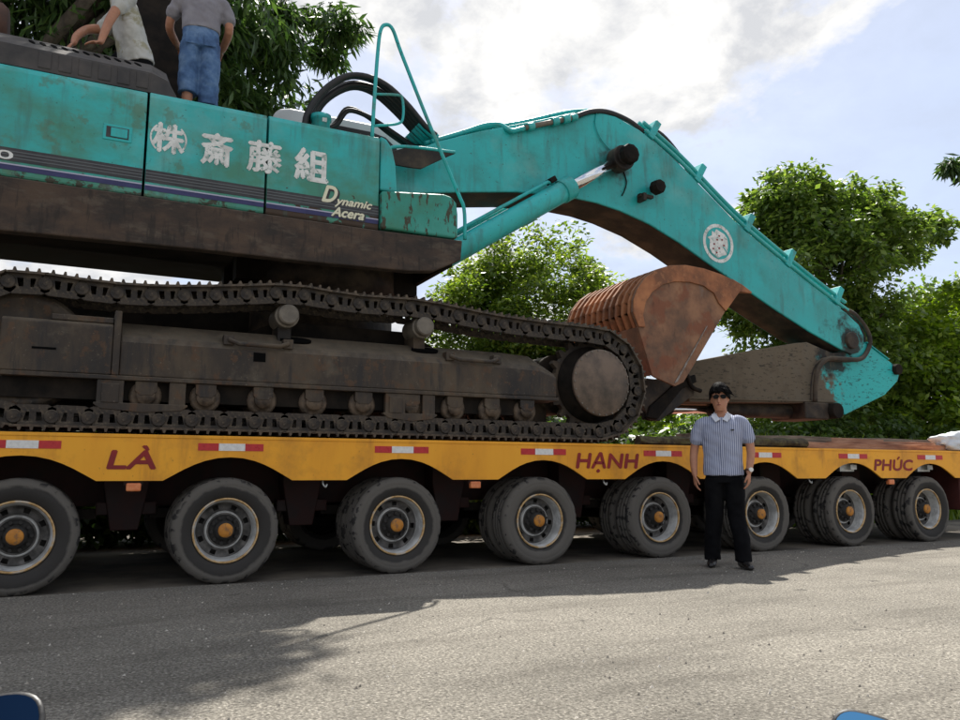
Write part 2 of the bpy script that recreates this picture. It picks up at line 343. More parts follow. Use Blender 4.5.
tyre_m = tyre_mat()
rim_m = pbr('rim_silver', [(.42, .42, .41), (.6, .6, .58), (.7, .7, .68)], .38, .25, scale=7, bump=.05)
layer(rim_m, (.09, .075, .06), 9, .62, .95, .8, amt=.7)
lip_m = pbr('rim_lip_tan', [(.36, .22, .09), (.55, .36, .16), (.5, .44, .36)], .5, .3, scale=14)
disc_m = pbr('rim_disc_shaded', [(.045, .043, .04), (.09, .085, .08), (.16, .15, .14)], .6, .3, scale=9)  # disc darkened in its colour for the shade inside the rim
hubo = pbr('hub_cap_orange', [(.42, .16, .02), (.55, .23, .03)], .55, scale=14)
layer(hubo, (.16, .10, .06), 18, .55, .7, .8, amt=.7)
hubdark = pbr('hub_black', [(.012, .011, .010), (.03, .027, .024)], .7, scale=12)

# ------------------------------------------------------------------ setting: ground, road, gravel
def road_mat():
    m, n, l, b = newmat('worn_road')
    tc = N(n, 'ShaderNodeTexCoord')
    big = N(n, 'ShaderNodeTexNoise', inp={'Scale': .55, 'Detail': 5, 'Roughness': .6}); l.new(tc.outputs['Object'], big.inputs['Vector'])
    mp = N(n, 'ShaderNodeMapping'); mp.inputs['Rotation'].default_value = (0, 0, R(-12)); mp.inputs['Scale'].default_value = (.5, 2.4, 1); l.new(tc.outputs['Object'], mp.inputs[0])
    trk = N(n, 'ShaderNodeTexNoise', inp={'Scale': 1.0, 'Detail': 5, 'Roughness': .62}); l.new(mp.outputs[0], trk.inputs['Vector'])
    fine = N(n, 'ShaderNodeTexNoise', inp={'Scale': 62, 'Detail': 6, 'Roughness': .75}); l.new(tc.outputs['Object'], fine.inputs['Vector'])
    vor = N(n, 'ShaderNodeTexVoronoi', inp={'Scale': 60}); l.new(tc.outputs['Object'], vor.inputs['Vector'])
    c1 = N(n, 'ShaderNodeValToRGB'); l.new(fine.outputs['Fac'], c1.inputs[0]); e = c1.color_ramp.elements
    e[0].position, e[0].color = .30, (.05, .045, .038, 1); e[1].position, e[1].color = .66, (.46, .425, .36, 1); x = e.new(.48); x.color = (.235, .215, .18, 1)
    st = N(n, 'ShaderNodeMapRange', inp={'From Min': .0, 'From Max': .45, 'To Min': 1.45, 'To Max': .62}); l.new(vor.outputs['Distance'], st.inputs[0])
    mu = N(n, 'ShaderNodeMix', data_type='RGBA', blend_type='MULTIPLY'); mu.inputs[0].default_value = .8; l.new(c1.outputs[0], mu.inputs[6]); l.new(st.outputs[0], mu.inputs[7])
    s1 = N(n, 'ShaderNodeMapRange', inp={'From Min': .50, 'From Max': .66, 'To Max': .42}); l.new(trk.outputs['Fac'], s1.inputs[0])
    mx = N(n, 'ShaderNodeMix', data_type='RGBA'); l.new(s1.outputs[0], mx.inputs[0]); l.new(mu.outputs[2], mx.inputs[6]); mx.inputs[7].default_value = (.085, .075, .062, 1)
    s2 = N(n, 'ShaderNodeMapRange', inp={'From Min': .35, 'From Max': .65, 'To Min': .8, 'To Max': 1.15}); l.new(big.outputs['Fac'], s2.inputs[0])
    m2 = N(n, 'ShaderNodeMix', data_type='RGBA', blend_type='MULTIPLY'); m2.inputs[0].default_value = 1; l.new(mx.outputs[2], m2.inputs[6]); l.new(s2.outputs[0], m2.inputs[7])
    # hairline cracks and oil spots
    wv = N(n, 'ShaderNodeTexNoise', inp={'Scale': 1.6, 'Detail': 4}); l.new(tc.outputs['Object'], wv.inputs['Vector'])
    va = N(n, 'ShaderNodeVectorMath', operation='MULTIPLY_ADD'); va.inputs[1].default_value = (.9, .9, 0); l.new(wv.outputs['Color'], va.inputs[0]); l.new(tc.outputs['Object'], va.inputs[2])
    ck = N(n, 'ShaderNodeTexVoronoi', feature='DISTANCE_TO_EDGE', inp={'Scale': .55}); l.new(va.outputs[0], ck.inputs['Vector'])
    ce = N(n, 'ShaderNodeMapRange', inp={'From Min': .003, 'From Max': .009, 'To Min': .38, 'To Max': 0}); l.new(ck.outputs['Distance'], ce.inputs[0])
    gate = N(n, 'ShaderNodeMapRange', inp={'From Min': .53, 'From Max': .62}); l.new(big.outputs['Fac'], gate.inputs[0])
    cg = N(n, 'ShaderNodeMath', operation='MULTIPLY'); l.new(ce.outputs[0], cg.inputs[0]); l.new(gate.outputs[0], cg.inputs[1])
    m3 = N(n, 'ShaderNodeMix', data_type='RGBA'); l.new(cg.outputs[0], m3.inputs[0]); l.new(m2.outputs[2], m3.inputs[6]); m3.inputs[7].default_value = (.03, .027, .024, 1)
    ol = N(n, 'ShaderNodeTexNoise', inp={'Scale': 2.3, 'Detail': 3, 'Roughness': .5}); l.new(tc.outputs['Object'], ol.inputs['Vector'])
    oe = N(n, 'ShaderNodeMapRange', inp={'From Min': .70, 'From Max': .73, 'To Max': .5}); l.new(ol.outputs['Fac'], oe.inputs[0])
    m4 = N(n, 'ShaderNodeMix', data_type='RGBA'); l.new(oe.outputs[0], m4.inputs[0]); l.new(m3.outputs[2], m4.inputs[6]); m4.inputs[7].default_value = (.04, .037, .034, 1)
    l.new(m4.outputs[2], b.inputs['Base Color']); b.inputs['Roughness'].default_value = .9; b.inputs['Specular IOR Level'].default_value = .2
    bs = N(n, 'ShaderNodeMath', operation='MULTIPLY_ADD', inp={1: -.6}); l.new(vor.outputs['Distance'], bs.inputs[0]); l.new(fine.outputs['Fac'], bs.inputs[2])
    bp = N(n, 'ShaderNodeBump', inp={'Strength': .75, 'Distance': .012}); l.new(bs.outputs[0], bp.inputs['Height']); l.new(bp.outputs[0], b.inputs['Normal'])
    return m
road_m = road_mat()
ground_m = pbr('dusty_ground', [(.07, .06, .048), (.13, .112, .09), (.18, .155, .12)], .92, scale=1.4, bump=.5, bscale=25)
g = MB(); g.add([(-900, -900, 0), (900, -900, 0), (900, 900, 0), (-900, 900, 0)], [(0, 1, 2, 3)])
tag(g.build('ground', ground_m), kind='structure')
rd = MB(); edge = []
xs = np.arange(-60, 90.01, .18)
ys = [6.80+.05*noise.noise((x*.7, 3, 0))+.035*noise.noise((x*3.1, 9, 0)) for x in xs]
nn = len(xs)
rd.add([(x, -30, .014) for x in xs]+[(x, y, .014) for x, y in zip(xs, ys)]+[(x, y+.012, -.01) for x, y in zip(xs, ys)],
       [(i, i+1, nn+i+1, nn+i) for i in range(nn-1)]+[(nn+i, nn+i+1, 2*nn+i+1, 2*nn+i) for i in range(nn-1)])
tag(rd.build('road', road_m), kind='structure')
stone_m = pbr('loose_gravel', [(.13, .115, .095), (.30, .27, .225), (.5, .46, .4)], .9, scale=6)
gv = MB(); rng = random.Random(3)
for i in range(6500):
    t = rng.random(); y = 1.6+5.2*t**1.4; x = -1.2+rng.random()*(3+2.0*y)
    r = .003+.009*rng.random()**3; a = rng.random()*6.3
    vs = []
    for k in range(5):
        q = a+k*1.2566; rr = r*(.7+.6*rng.random()); vs.append((x+rr*math.cos(q), y+rr*math.sin(q), .012))
    vs.append((x+r*.2, y, .014+r*(.5+.6*rng.random())))
    gv.add(vs, [(k, (k+1)%5, 5) for k in range(5)])
tag(gv.build('gravel', stone_m), 'loose pale gravel scattered over the worn road', 'gravel', kind='stuff')
# ------------------------------------------------------------------ lettering
def text_obj(name, body, mat, x0, x1, z0, z1, y, parent, shear=0, bold=0, thick=.002):
    """flat lettering in the xz plane facing -y, fitted to a rectangle"""
    cu = bpy.data.curves.new(name, 'FONT'); cu.body = body; cu.size = 1; cu.shear = shear; cu.extrude = 0; cu.resolution_u = 4
    to = bpy.data.objects.new('tmp_text', cu); COL.objects.link(to)
    dg = bpy.context.evaluated_depsgraph_get(); me = bpy.data.meshes.new_from_object(to.evaluated_get(dg))
    bpy.data.objects.remove(to)
    co = np.array([v.co[:] for v in me.vertices]); lo, hi = co.min(0), co.max(0)
    fs = [tuple(p.vertices) for p in me.polygons]; bpy.data.meshes.remove(me)
    sx, sz = (x1-x0)/(hi[0]-lo[0]), (z1-z0)/(hi[1]-lo[1]); b = MB()
    w = bold*min(abs(sx), abs(sz))           # stroke weight: shifted copies, each a hair behind the last
    for k, (dx, dz) in enumerate(((0, 0), (w, 0), (-w, 0), (0, w), (0, -w)) if bold else ((0, 0),)):
        b.add([(x0+(c[0]-lo[0])*sx+dx, y+.0003*k, z0+(c[1]-lo[1])*sz+dz) for c in co], fs)
    return b.build(name, mat, parent)

# ------------------------------------------------------------------ low-bed trailer
SIDE = 6.84; DECK = 1.207; WX0, WS = -.422, 1.5235
wheels_x = [WX0+WS*i for i in range(-1, 8)]
tr = empty('lowbed_trailer', (5, 8.44, 0), 'long orange multi-axle lowbed trailer with scalloped side panel carrying the excavator', 'trailer')
XL, XR = wheels_x[0]-1.4, wheels_x[-1]+2.3
def arch(cx):
    h = [(.52, .845), (.44, .892), (.36, .938), (.28, .977), (.20, 1.007), (.10, 1.030), (0, 1.037)]
    return [(cx-d, z) for d, z in h]+[(cx+d, z) for d, z in h[-2::-1]]
low = [(XL, .845)]
for w in wheels_x: low += arch(w)
low += [(XR, .845)]
# one side panel per bay so that the bay seams are real
def side_panel(y0, y1):
    poly = low+[(XR, DECK), (XL, DECK)]
    return MB().prism(poly, y0, y1)
side_panel(SIDE, SIDE+.02).build('side_panel', orange, tr)
side_panel(SIDE+3.18, SIDE+3.2).build('side_panel', orange, tr)
MB().box(XL, XR, SIDE-.006, SIDE+.07, DECK-.022, DECK+.006).build('edge_rail', orange, tr, bevel=.004)
MB().box(XL, XR, SIDE+.075, SIDE+3.17, DECK-.045, DECK+.002).build('deck', deck_m, tr)
for y in (7.75, 8.95):
    MB().box(XL, XR, y, y+.2, .62, 1.15).build('main_beam', maroon, tr)
for i in range(len(wheels_x)-1):
    c = (wheels_x[i]+wheels_x[i+1])/2
    MB().prism([(c-.17, 1.15), (c-.17, .80), (c-.10, .42), (c+.12, .42), (c+.19, .80), (c+.19, 1.15)], 7.5, 7.72).box(c-.22, c+.26, 7.52, 7.65, .55, .66).build('suspension_hanger', maroon, tr, bevel=.01)
    MB().box(c-.05, c+.05, 6.9, 9.95, 1.02, 1.155).build('cross_member', maroon, tr)
for w in wheels_x:
    MB().cyl((w, 7.1, .43), (w, 9.75, .43), .06).build('axle', dark, tr)
    MB().box(w-.55, w+.55, 7.55, 7.65, .52, .60).build('leaf_spring', dark, tr)
# reflective strips, three pieces over each wheel
for w in wheels_x:
    a = w-.264
    for d0, d1, m in ((0, .162, red_r), (.164, .376, white_r), (.378, .528, red_r)):
        MB().box(a+d0, a+d1, SIDE-.004, SIDE+.001, 1.090, 1.150).build('reflector_strip', m, tr)
text_obj('lettering', 'LÀ', red_d, .17, .52, .942, 1.118, SIDE-.005, tr, shear=.14, bold=.034)
text_obj('lettering', 'HẠNH', red_d, 4.535, 5.335, .918, 1.118, SIDE-.005, tr, shear=.15, bold=.034)
text_obj('lettering', 'PHÚC', red_d, 9.10, 9.87, .945, 1.118, SIDE-.005, tr, shear=.15, bold=.034)
for x in (.37, 3.39, 9.44):
    MB().box(x-.055, x+.055, SIDE+.005, SIDE+.06, .762, .828).build('marker_lamp', amber, tr, bevel=.012)
    MB().box(x-.07, x+.07, SIDE+.03, SIDE+.07, .81, .85).build('lamp_bracket', maroon, tr)
for x in (1.9, 4.9, 6.42, 7.95):
    MB().tube([(x, SIDE+.05, .85), (x, SIDE+.03, .81), (x+.02, SIDE+.02, .785), (x+.035, SIDE+.03, .81)], .009).build('lashing_hook', worn, tr)
MB().box(10.98, 12.2, 6.93, 7.5, .40, 1.14).build('landing_leg_box', maroon_l, tr, bevel=.02)
for w in wheels_x[7:9]:
    MB().box(w-.12, w+.14, 6.95, 7.0, .93, 1.03).box(w+.02, w+.13, 6.90, 6.95, .955, 1.015).build('brake_bracket', worn, tr)
# wheel: dark drum > tyre (outer and inner), rim, rim lip, hub, hub cap, nuts
def tyre_mesh():
    rg = random.Random(5); notch = [rg.random() for _ in range(96)]
    prof = [(.262, .045), (.285, .022), (.325, .004), (.365, -.004), (.372, -.001), (.378, -.004), (.400, .002), (.420, .012), (.432, .026), (.4375, .046)]
    for g in (.085, .135, .185): prof += [(.438, g-.012), (.428, g-.007), (.428, g+.007), (.438, g+.012)]
    half = [(r, .27-t) for r, t in prof[:10]][::-1]
    def wob(i, k):
        if 7 <= k <= 9: return -.006 if (i % 4 == 0 and notch[i] > .25) else -.004*notch[i]
        return 0
    return MB().lathe(prof+half, n=96, wob=wob).mesh('tyre')
T_ME = tyre_mesh()
lip = MB().lathe([(.268, .050), (.270, .030), (.268, .022), (.258, .020), (.252, .026), (.251, .040)], n=64).mesh('rim_lip')
def rim_mesh():
    b = MB()
    prof = [(.251, .038), (.240, .060), (.236, .120), (.228, .150), (.214, .163), (.196, .166), (.176, .163), (.158, .152), (.150, .136), (.142, .132), (.05, .132)]
    def skip(i, k): return 4 <= k <= 5 and (i % 10) in (0, 1, 2)
    b.lathe(prof[:4], n=80); b.cur = 1; b.lathe(prof[3:8], n=80, skip=lambda i, k: 1 <= k <= 2 and (i % 10) in (0, 1, 2)); b.cur = 0; b.lathe(prof[7:10], n=80); b.cur = 1; b.lathe(prof[9:], n=80)
    return b.mesh('rim')
RIM = rim_mesh()
hub = MB().lathe([(.128, .131), (.125, .118), (.10, .112), (.085, .105), (.075, .06), (.06, .052), (0, .052)], n=32)
for i in range(10):
    a = 2*PI*i/10; hub.cyl((.108*math.cos(a), .085, .108*math.sin(a)), (.108*math.cos(a), .13, .108*math.sin(a)), .0155, 6)
HUB = hub.mesh('hub')
CAP = MB().lathe([(.060, .055), (.060, .036), (.054, .030), (.03, .027), (0, .026)], n=24).mesh('hub_cap')
DRUM = MB().lathe([(0, .19), (.245, .19), (.245, .34), (0, .34)], n=32).mesh('wheel')
RIM.materials.append(rim_m); RIM.materials.append(disc_m)
for me, m in ((T_ME, tyre_m), (lip, lip_m), (HUB, hubdark), (CAP, hubo), (DRUM, hubdark)): me.materials.append(m)
def wheel(cx, y, flip, full=True):
    w = bpy.data.objects.new('wheel', DRUM); COL.objects.link(w); setpar(w, tr)
    w.location = (cx, y, .432); w.rotation_euler = (0, rng.random()*6.28, PI if flip else 0)
    subs = [('tyre', T_ME, 0), ('tyre', T_ME, .31)]
    if full: subs += [('rim_lip', lip, 0), ('rim', RIM, 0), ('hub', HUB, 0), ('hub_cap', CAP, 0)]
    else: subs += [('rim', RIM, 0)]
    for nm, me, dy in subs:
        o = bpy.data.objects.new(nm, me); COL.objects.link(o); o.parent = w; o.location = (0, dy, 0)
        if nm == 'tyre': o.rotation_euler = (0, rng.random()*6.28, 0)
for w in wheels_x:
    wheel(w, SIDE+.055, False); wheel(w, SIDE+3.145, True, False)

# ------------------------------------------------------------------ excavator
YC = 8.45
ex = empty('excavator', (2.24, YC, DECK), 'weathered turquoise crawler excavator with white lettering loaded on the orange trailer', 'excavator')
roller_m = dust_and_skylight(pbr('roller_steel', [(.03, .022, .016), (.08, .058, .04), (.13, .095, .065)], .6, .2, scale=10, bump=.2), amt=.5)
# --- tracks
SPR = (4.98, 1.88); IDL = (-.50, 1.88); RP = .54
def track_path():
    p = []
    for i in range(25):
        a = PI/2-PI*i/24; p.append((SPR[0]+RP*math.cos(a), SPR[1]+RP*math.sin(a)))
    for i in range(1, 24): p.append((SPR[0]+(IDL[0]-SPR[0])*i/24, 1.34))
    for i in range(25):
        a = -PI/2-PI*i/24; p.append((IDL[0]+RP*math.cos(a), IDL[1]+RP*math.sin(a)))
    ctl = [(-.5, 2.42), (.1, 2.392), (.5, 2.408), (1.0, 2.462), (1.6, 2.535), (2.2, 2.505), (2.9, 2.52), (3.6, 2.455), (4.3, 2.425), (4.98, 2.42)]
    up = catmull([Vector((a, 0, b)) for a, b in ctl], 6)
    p += [(q.x, q.z) for q in up[1:-1]]
    return p
PATH = track_path(); PL = [0]
for i in range(len(PATH)):
    a, b = PATH[i], PATH[(i+1) % len(PATH)]; PL.append(PL[-1]+math.hypot(b[0]-a[0], b[1]-a[1]))
def at_len(s):
    s %= PL[-1]
    i = max(k for k in range(len(PATH)) if PL[k] <= s); a, b = PATH[i], PATH[(i+1) % len(PATH)]; t = (s-PL[i])/(PL[i+1]-PL[i])
    return (a[0]+(b[0]-a[0])*t, a[1]+(b[1]-a[1])*t)
NSH = round(PL[-1]/.262); PITCH = PL[-1]/NSH
def shoe_mesh():
    b = MB(); h = PITCH/2
    # plate profile with turned-up leading edge and three grousers, extruded over the width
    poly = [(-h-.012, .060), (h-.01, .060), (h+.02, .072), (h+.02, .080), (h-.02, .078), (h-.032, .078), (h-.040, .106), (h-.054, .106), (h-.064, .078),
            (.012, .078), (.008, .106), (-.008, .106), (-.014, .078), (-h+.062, .078), (-h+.052, .106), (-h+.038, .106), (-h+.030, .078), (-h-.012, .074)]
    b.prism(poly, -.25, .25)
    for y in (-.11, .11):
        for x in (-.05, .05): b.cyl((x, y, .05), (x, y, .058), .02, 6)
    return b.mesh('track_shoe')
def link_mesh():
    b = MB(); h = PITCH/2
    for y in (-.205, .165):
        b.prism([(-h-.03, -.070), (-h+.03, -.098), (h-.03, -.098), (h+.03, -.070), (h+.03, -.040), (-h-.03, -.040)], y, y+.04)
        b.prism([(-h-.02, .030), (h-.03, .030), (h-.03, .062), (-h-.02, .062)], y, y+.04)
        b.prism([(-.024, -.045), (.024, -.045), (.024, .035), (-.024, .035)], y+.002, y+.038)
        b.prism([(h-.085, -.045), (h-.03, -.045), (h-.03, .035), (h-.065, .035)], y+.002, y+.038)
        b.prism([(-h+.03, -.045), (-h+.075, -.045), (-h+.06, .035), (-h+.03, .035)], y+.002, y+.038)
        for x, dy in ((-h, -.014),):
            b.lathe([(0, y+dy-.004), (.020, y+dy-.004), (.022, y+dy-.001), (.030, y+dy-.001), (.032, y+dy), (.050, y+dy), (.055, y+dy+.006), (.055, y+dy+.05), (0, y+dy+.05)], c=(x, 0, -.004), n=18, smooth=False)
    b.cyl((-h, -.18, 0), (-h, .18, 0), .034, 10)
    return b.mesh('track_link')
SHOE, LINK = shoe_mesh(), link_mesh(); SHOE.materials.append(shoe_m); LINK.materials.append(link_m)
for ti, yc in enumerate((7.25, 9.65)):
    s = 1 if yc < YC else -1
    # chain core is the part; shoes and links are its pieces
    tk = MB(); core = [(p[0], p[1]) for p in PATH]
    for i in range(0, len(core)):
        a, b = core[i], core[(i+1) % len(core)]
        tk.box(-.02, math.hypot(b[0]-a[0], b[1]-a[1])+.02, -.03, .03, -.02, .02, Matrix.Translation((a[0], yc, a[1])) @ Matrix.Rotation(-math.atan2(b[1]-a[1], b[0]-a[0]), 4, 'Y'))
    tk = tk.build('track', link_m, ex)
    for i in range(NSH):
        p, q = at_len((i-.5)*PITCH), at_len((i+.5)*PITCH)
        dx, dz = q[0]-p[0], q[1]-p[1]; c = ((p[0]+q[0])/2, yc, (p[1]+q[1])/2)
        # path runs clockwise seen from -y: outward is left of travel
        ang = math.atan2(-dz, -dx)
        for nm, me in (('track_shoe', SHOE), ('track_link', LINK)):
            o = bpy.data.objects.new(nm, me); COL.objects.link(o); setpar(o, tk)
            jit = rng.uniform(-.012, .012)
            o.rotation_euler = (0, -math.atan2(dz, dx), 0)
            o.rotation_euler = (0, -math.atan2(dz, dx)+jit, 0); o.location = c
    # --- track frame
    def Y(v): return yc+s*(v-7.25)
    sec = [(7.05, 1.70), (7.05, 1.985), (7.085, 2.04), (7.30, 2.185), (7.5, 2.2), (7.5, 1.70)]
    def scl(k, dy=0): return [(Y(y+(dy if y < 7.2 else 0)), 1.70+(z-1.70)*k) for y, z in sec]
    fr = MB().loftx([(.215, scl(.99)), (3.90, scl(.985)), (4.24, scl(.95)), (4.445, scl(.72))]).build('track_frame', grime2, ex, bevel=.012)
    MB().box(-.62, 4.462, min(Y(7.03), Y(7.5)), max(Y(7.03), Y(7.5)), 1.662, 1.698).build('flange', grime2, fr, bevel=.006)
    MB().loftx([(-.64, [(Y(7.035), 1.70), (Y(7.035), 2.10), (Y(7.06), 2.125), (Y(7.5), 2.125), (Y(7.5), 1.70)]), (.155, [(Y(7.035), 1.70), (Y(7.035), 2.10), (Y(7.06), 2.125), (Y(7.5), 2.125), (Y(7.5), 1.70)])]).build('idler_guard', grime2, fr, bevel=.01)
    MB().box(-.30, .155, min(Y(7.05), Y(7.4)), max(Y(7.05), Y(7.4)), 2.127, 2.175).build('guard_bar', grime2, fr, bevel=.008)
    MB().box(.158, .213, min(Y(7.03), Y(7.5)), max(Y(7.03), Y(7.5)), 1.70, 2.235).build('end_plate', grime2, fr, bevel=.008)
    MB().box(-.66, 4.2, min(Y(7.12), Y(7.4)), max(Y(7.12), Y(7.4)), 1.50, 1.66).build('roller_gap_shade', dark, fr)  # dark filler that paints the shade between the rollers
    for x in (.905, 1.389, 1.848, 2.315, 2.80, 3.26, 3.674, 4.085, .43):
        rl = MB().lathe([(0, -.20), (.07, -.20), (.075, -.19), (.075, -.165), (.105, -.16), (.128, -.15), (.130, -.09), (.105, -.08), (.105, .08), (.13, .09), (.128, .15), (.07, .2), (0, .2)], c=(x, yc, 1.545), n=24).build('track_roller', roller_m, ex)
        yy = (yc-s*.205, yc-s*.13)
        MB().prism([(x-.085, 1.66), (x-.085, 1.58), (x-.05, 1.545), (x+.05, 1.545), (x+.085, 1.58), (x+.085, 1.66)], min(yy), max(yy)).build('roller_bracket', grime2, rl, bevel=.006)
    for x, z in ((1.587, 2.335), (2.928, 2.34)):
        cr = MB().lathe([(0, -.225), (.080, -.225), (.092, -.215), (.094, -.15), (.110, -.14), (.108, .15), (0, .15)], c=(x, yc, z), n=36, smooth=False).build('carrier_roller', capgrey, ex)
        MB().box(x-.06, x+.06, yc-.05, yc+.2, 2.1, z-.02).build('bracket', grime, cr)
    MB().lathe([(0, -.10), (.12, -.11), (.14, -.07), (.36, -.07), (.40, -.10), (.455, -.10), (.462, -.07), (.47, -.065), (.49, -.03), (.49, .03), (.47, .1), (.36, .1), (0, .1)], c=(IDL[0], yc, IDL[1]), n=56).build('idler_wheel', grime2, ex)
    sp = MB(); n = 21; poly = []
    for i in range(n):
        for d, r in ((-.30, .455), (-.12, .525), (.12, .525), (.30, .455)):
            a = 2*PI*(i+d)/n; poly.append((SPR[0]+r*math.cos(a), SPR[1]+r*math.sin(a)))
    sp.prism(poly, yc-.035, yc+.035)
    sp = sp.build('sprocket', grime, ex)
    MB().lathe([(.42, 0), (.42, -s*.06), (.34, -s*.09), (.33, -s*.245), (0, -s*.245)], c=(SPR[0], yc, SPR[1]), n=40).build('drive_housing', dark, sp)
    fd = MB().lathe([(.30, -s*.225), (.366, -s*.235), (.366, -s*.262), (.360, -s*.27), (.345, -s*.272), (.34, -s*.276), (0, -s*.276)], c=(SPR[0], yc, SPR[1]), n=56).build('drive_cover', steelcap, sp)
    bl = MB()
    for i in range(26):
        a = 2*PI*i/26; x, z = SPR[0]+.351*math.cos(a), SPR[1]+.351*math.sin(a); bl.cyl((x, yc-s*.268, z), (x, yc-s*.281, z), .0105, 6)
    tag(bl.build('cover_bolts', capgrey, sp), kind='stuff')
    tkc = fr
    if s == 1:
        # openings, steps, roller guards on the near frame
        for x0, x1 in ((1.57, 1.82), (2.86, 3.12)):
            c = (x0+x1)/2; M = Matrix.Translation((c, 7.205, 2.118)) @ Matrix.Rotation(R(34), 4, 'X')
            MB().prism([(.125*math.cos(a)*1.0+(.02 if math.cos(a) > 0 else -.02), .052*math.sin(a)) for a in [2*PI*i/20 for i in range(20)]], -.02, .02, M=Matrix.Translation((c, 7.205, 2.118)) @ Matrix.Rotation(R(-56), 4, 'X')).build('frame_opening', hole_m, fr)
        MB().box(1.29, 1.395, 7.046, 7.06, 1.885, 1.965).build('frame_opening', hole_m, fr)
        MB().box(-.42, -.25, 7.031, 7.045, 1.878, 1.895).build('frame_slot', hole_m, fr)
        for x0, x1 in ((1.06, 1.61), (3.19, 3.75)):
            st = MB().tube([(x0+.02, 7.10, 2.085), (x0+.02, 7.04, 2.06), (x0+.10, 7.025, 2.03), (x1-.10, 7.025, 2.03), (x1-.02, 7.04, 2.06), (x1-.02, 7.10, 2.085)], .022, smooth_path=False)
            st.box(x0-.03, x0+.06, 7.045, 7.14, 2.02, 2.105).box(x1-.06, x1+.03, 7.045, 7.14, 2.02, 2.105)
            st.build('step', grime2, fr, bevel=.004)
        for x0, x1 in ((.06, .76), (2.53, 3.06)):
            gd = MB().box(x0, x0+.20, 7.042, 7.10, 1.44, 1.66).box(x0+.035, x0+.165, 7.032, 7.041, 1.475, 1.63)
            gd.box(x1-.15, x1-.02, 7.042, 7.10, 1.44, 1.66).prism([(x0-.02, 1.46), (x0+.03, 1.425), ((x0+x1)/2, 1.40), (x1-.05, 1.425), (x1, 1.46), (x1, 1.475), (x0-.02, 1.475)], 7.038, 7.108)
            gd.build('roller_guard', grime2, fr, bevel=.006)
        # slanted light chips: rain holes on the rear top of the frame
# --- lower centre: car body and swing bearing
MB().loftx([(1.15, [(7.5, 1.8), (7.5, 2.15), (9.4, 2.15), (9.4, 1.8)]), (1.6, [(7.5, 1.75), (7.5, 2.35), (9.4, 2.35), (9.4, 1.75)]), (2.9, [(7.5, 1.75), (7.5, 2.35), (9.4, 2.35), (9.4, 1.75)]), (3.35, [(7.5, 1.8), (7.5, 2.15), (9.4, 2.15), (9.4, 1.8)])]).build('car_body', dark, ex)
MB().lathe([(.80, 2.3), (.80, 2.62), (.74, 2.64), (.74, 2.80), (.85, 2.82), (.85, 3.10), (0, 3.10)], c=(2.24, YC, 0), axis='Z', n=48).build('swing_bearing', grime, ex)
MB().cyl((4.75, 7.46, 1.9), (4.75, 8.0, 1.9), .34, 28).box(3.6, 4.6, 7.52, 7.9, 1.45, 2.15).build('travel_motor_and_blocker', grime, ex)  # motor cylinder, plus an added box that blocks the bright gap beside it
# --- revolving platform and skirt
MB().box(-3.1, 3.2, 7.14, 9.5, 3.15, 3.235).build('platform', dark, ex)
MB().box(1.25, 3.2, 7.95, 8.15, 2.85, 3.15).box(1.25, 3.2, 8.75, 8.95, 2.85, 3.15).build('platform_beams', dark, ex)
MB().prism([(-3.1, 3.238), (-3.1, 2.80), (-.7, 2.795), (.8, 2.835), (1.7, 2.84), (2.75, 2.87), (3.0, 2.90), (3.30, 3.05), (3.315, 3.255), (2.44, 3.238)], 7.01, 7.13).build('skirt', skirt_m, ex, bevel=.012)
MB().box(-.45, 1.7, 8.3, 8.6, 1.75, 2.66).build('undercarriage_blocker', dark, ex)  # added dark box, blocks the bright background below the upper track run
MB().prism([(1.6, 3.15), (1.9, 2.86), (3.0, 2.92), (3.28, 3.06), (3.28, 3.15)], 9.3, 9.4).build('skirt', skirt_m, ex)
MB().box(3.16, 3.22, 7.05, 9.78, 2.98, 3.24).build('front_cross_plate', dark, ex)
MB().box(-1.6, 1.1, 7.14, 7.55, 2.84, 3.15).build('swing_side_box', dark, ex)
# --- hood panels (each a door or cover of its own)
def hood(x0, x1, z0, z1, mat, name='hood_panel', y0=7.05, rounded=None, d=.42):
    b = MB(); r = .07
    sec = [(y0+.008, z0), (y0, z0+.02), (y0, z1-r), (y0+r*.29, z1-r*.29), (y0+r, z1), (y0+d, z1+.02), (y0+d, z0)]
    b.loftx([(x0, sec), (x1, sec)]); return b.build(name, mat, ex, bevel=.008)
h1 = hood(-2.35, .298, 3.252, 4.215, panel)
h2 = hood(.318, 1.325, 3.252, 4.222, panel)
h3 = hood(1.345, 2.425, 3.252, 4.225, rustpanel)
MB().prism([(2.437, 3.665), (2.62, 3.665), (2.60, 3.95), (2.56, 4.12), (2.50, 4.20), (2.437, 4.225)], 7.055, 7.47).build('hood_end', teal, ex, bevel=.02)
MB().prism([(2.437, 3.262), (3.262, 3.268), (3.262, 3.52), (3.245, 3.64), (3.19, 3.70), (3.10, 3.715), (2.437, 3.640)], 7.00, 7.50).build('step_box', scratched, ex, bevel=.025, seg=3)
MB().box(-2.35, 2.42, 7.48, 9.30, 3.24, 4.19).build('machinery_block', dark, ex)
MB().box(-2.35, 2.42, 9.31, 9.80, 3.45, 4.2).build('far_hood_side', panel, ex)
cw = MB(); cwp = []
for i in range(17):
    a = PI/2+PI*i/16; cwp.append((-2.36+.95*math.cos(a), YC+1.38*math.sin(a)))
cw.add([(x, y, z) for z in (2.95, 4.3) for x, y in cwp], [tuple(range(17)), tuple(range(33, 16, -1))]+[(i, (i+1)%17, (i+1)%17+17, i+17) for i in range(17)])
cw.build('counterweight', teal, ex, bevel=.05)
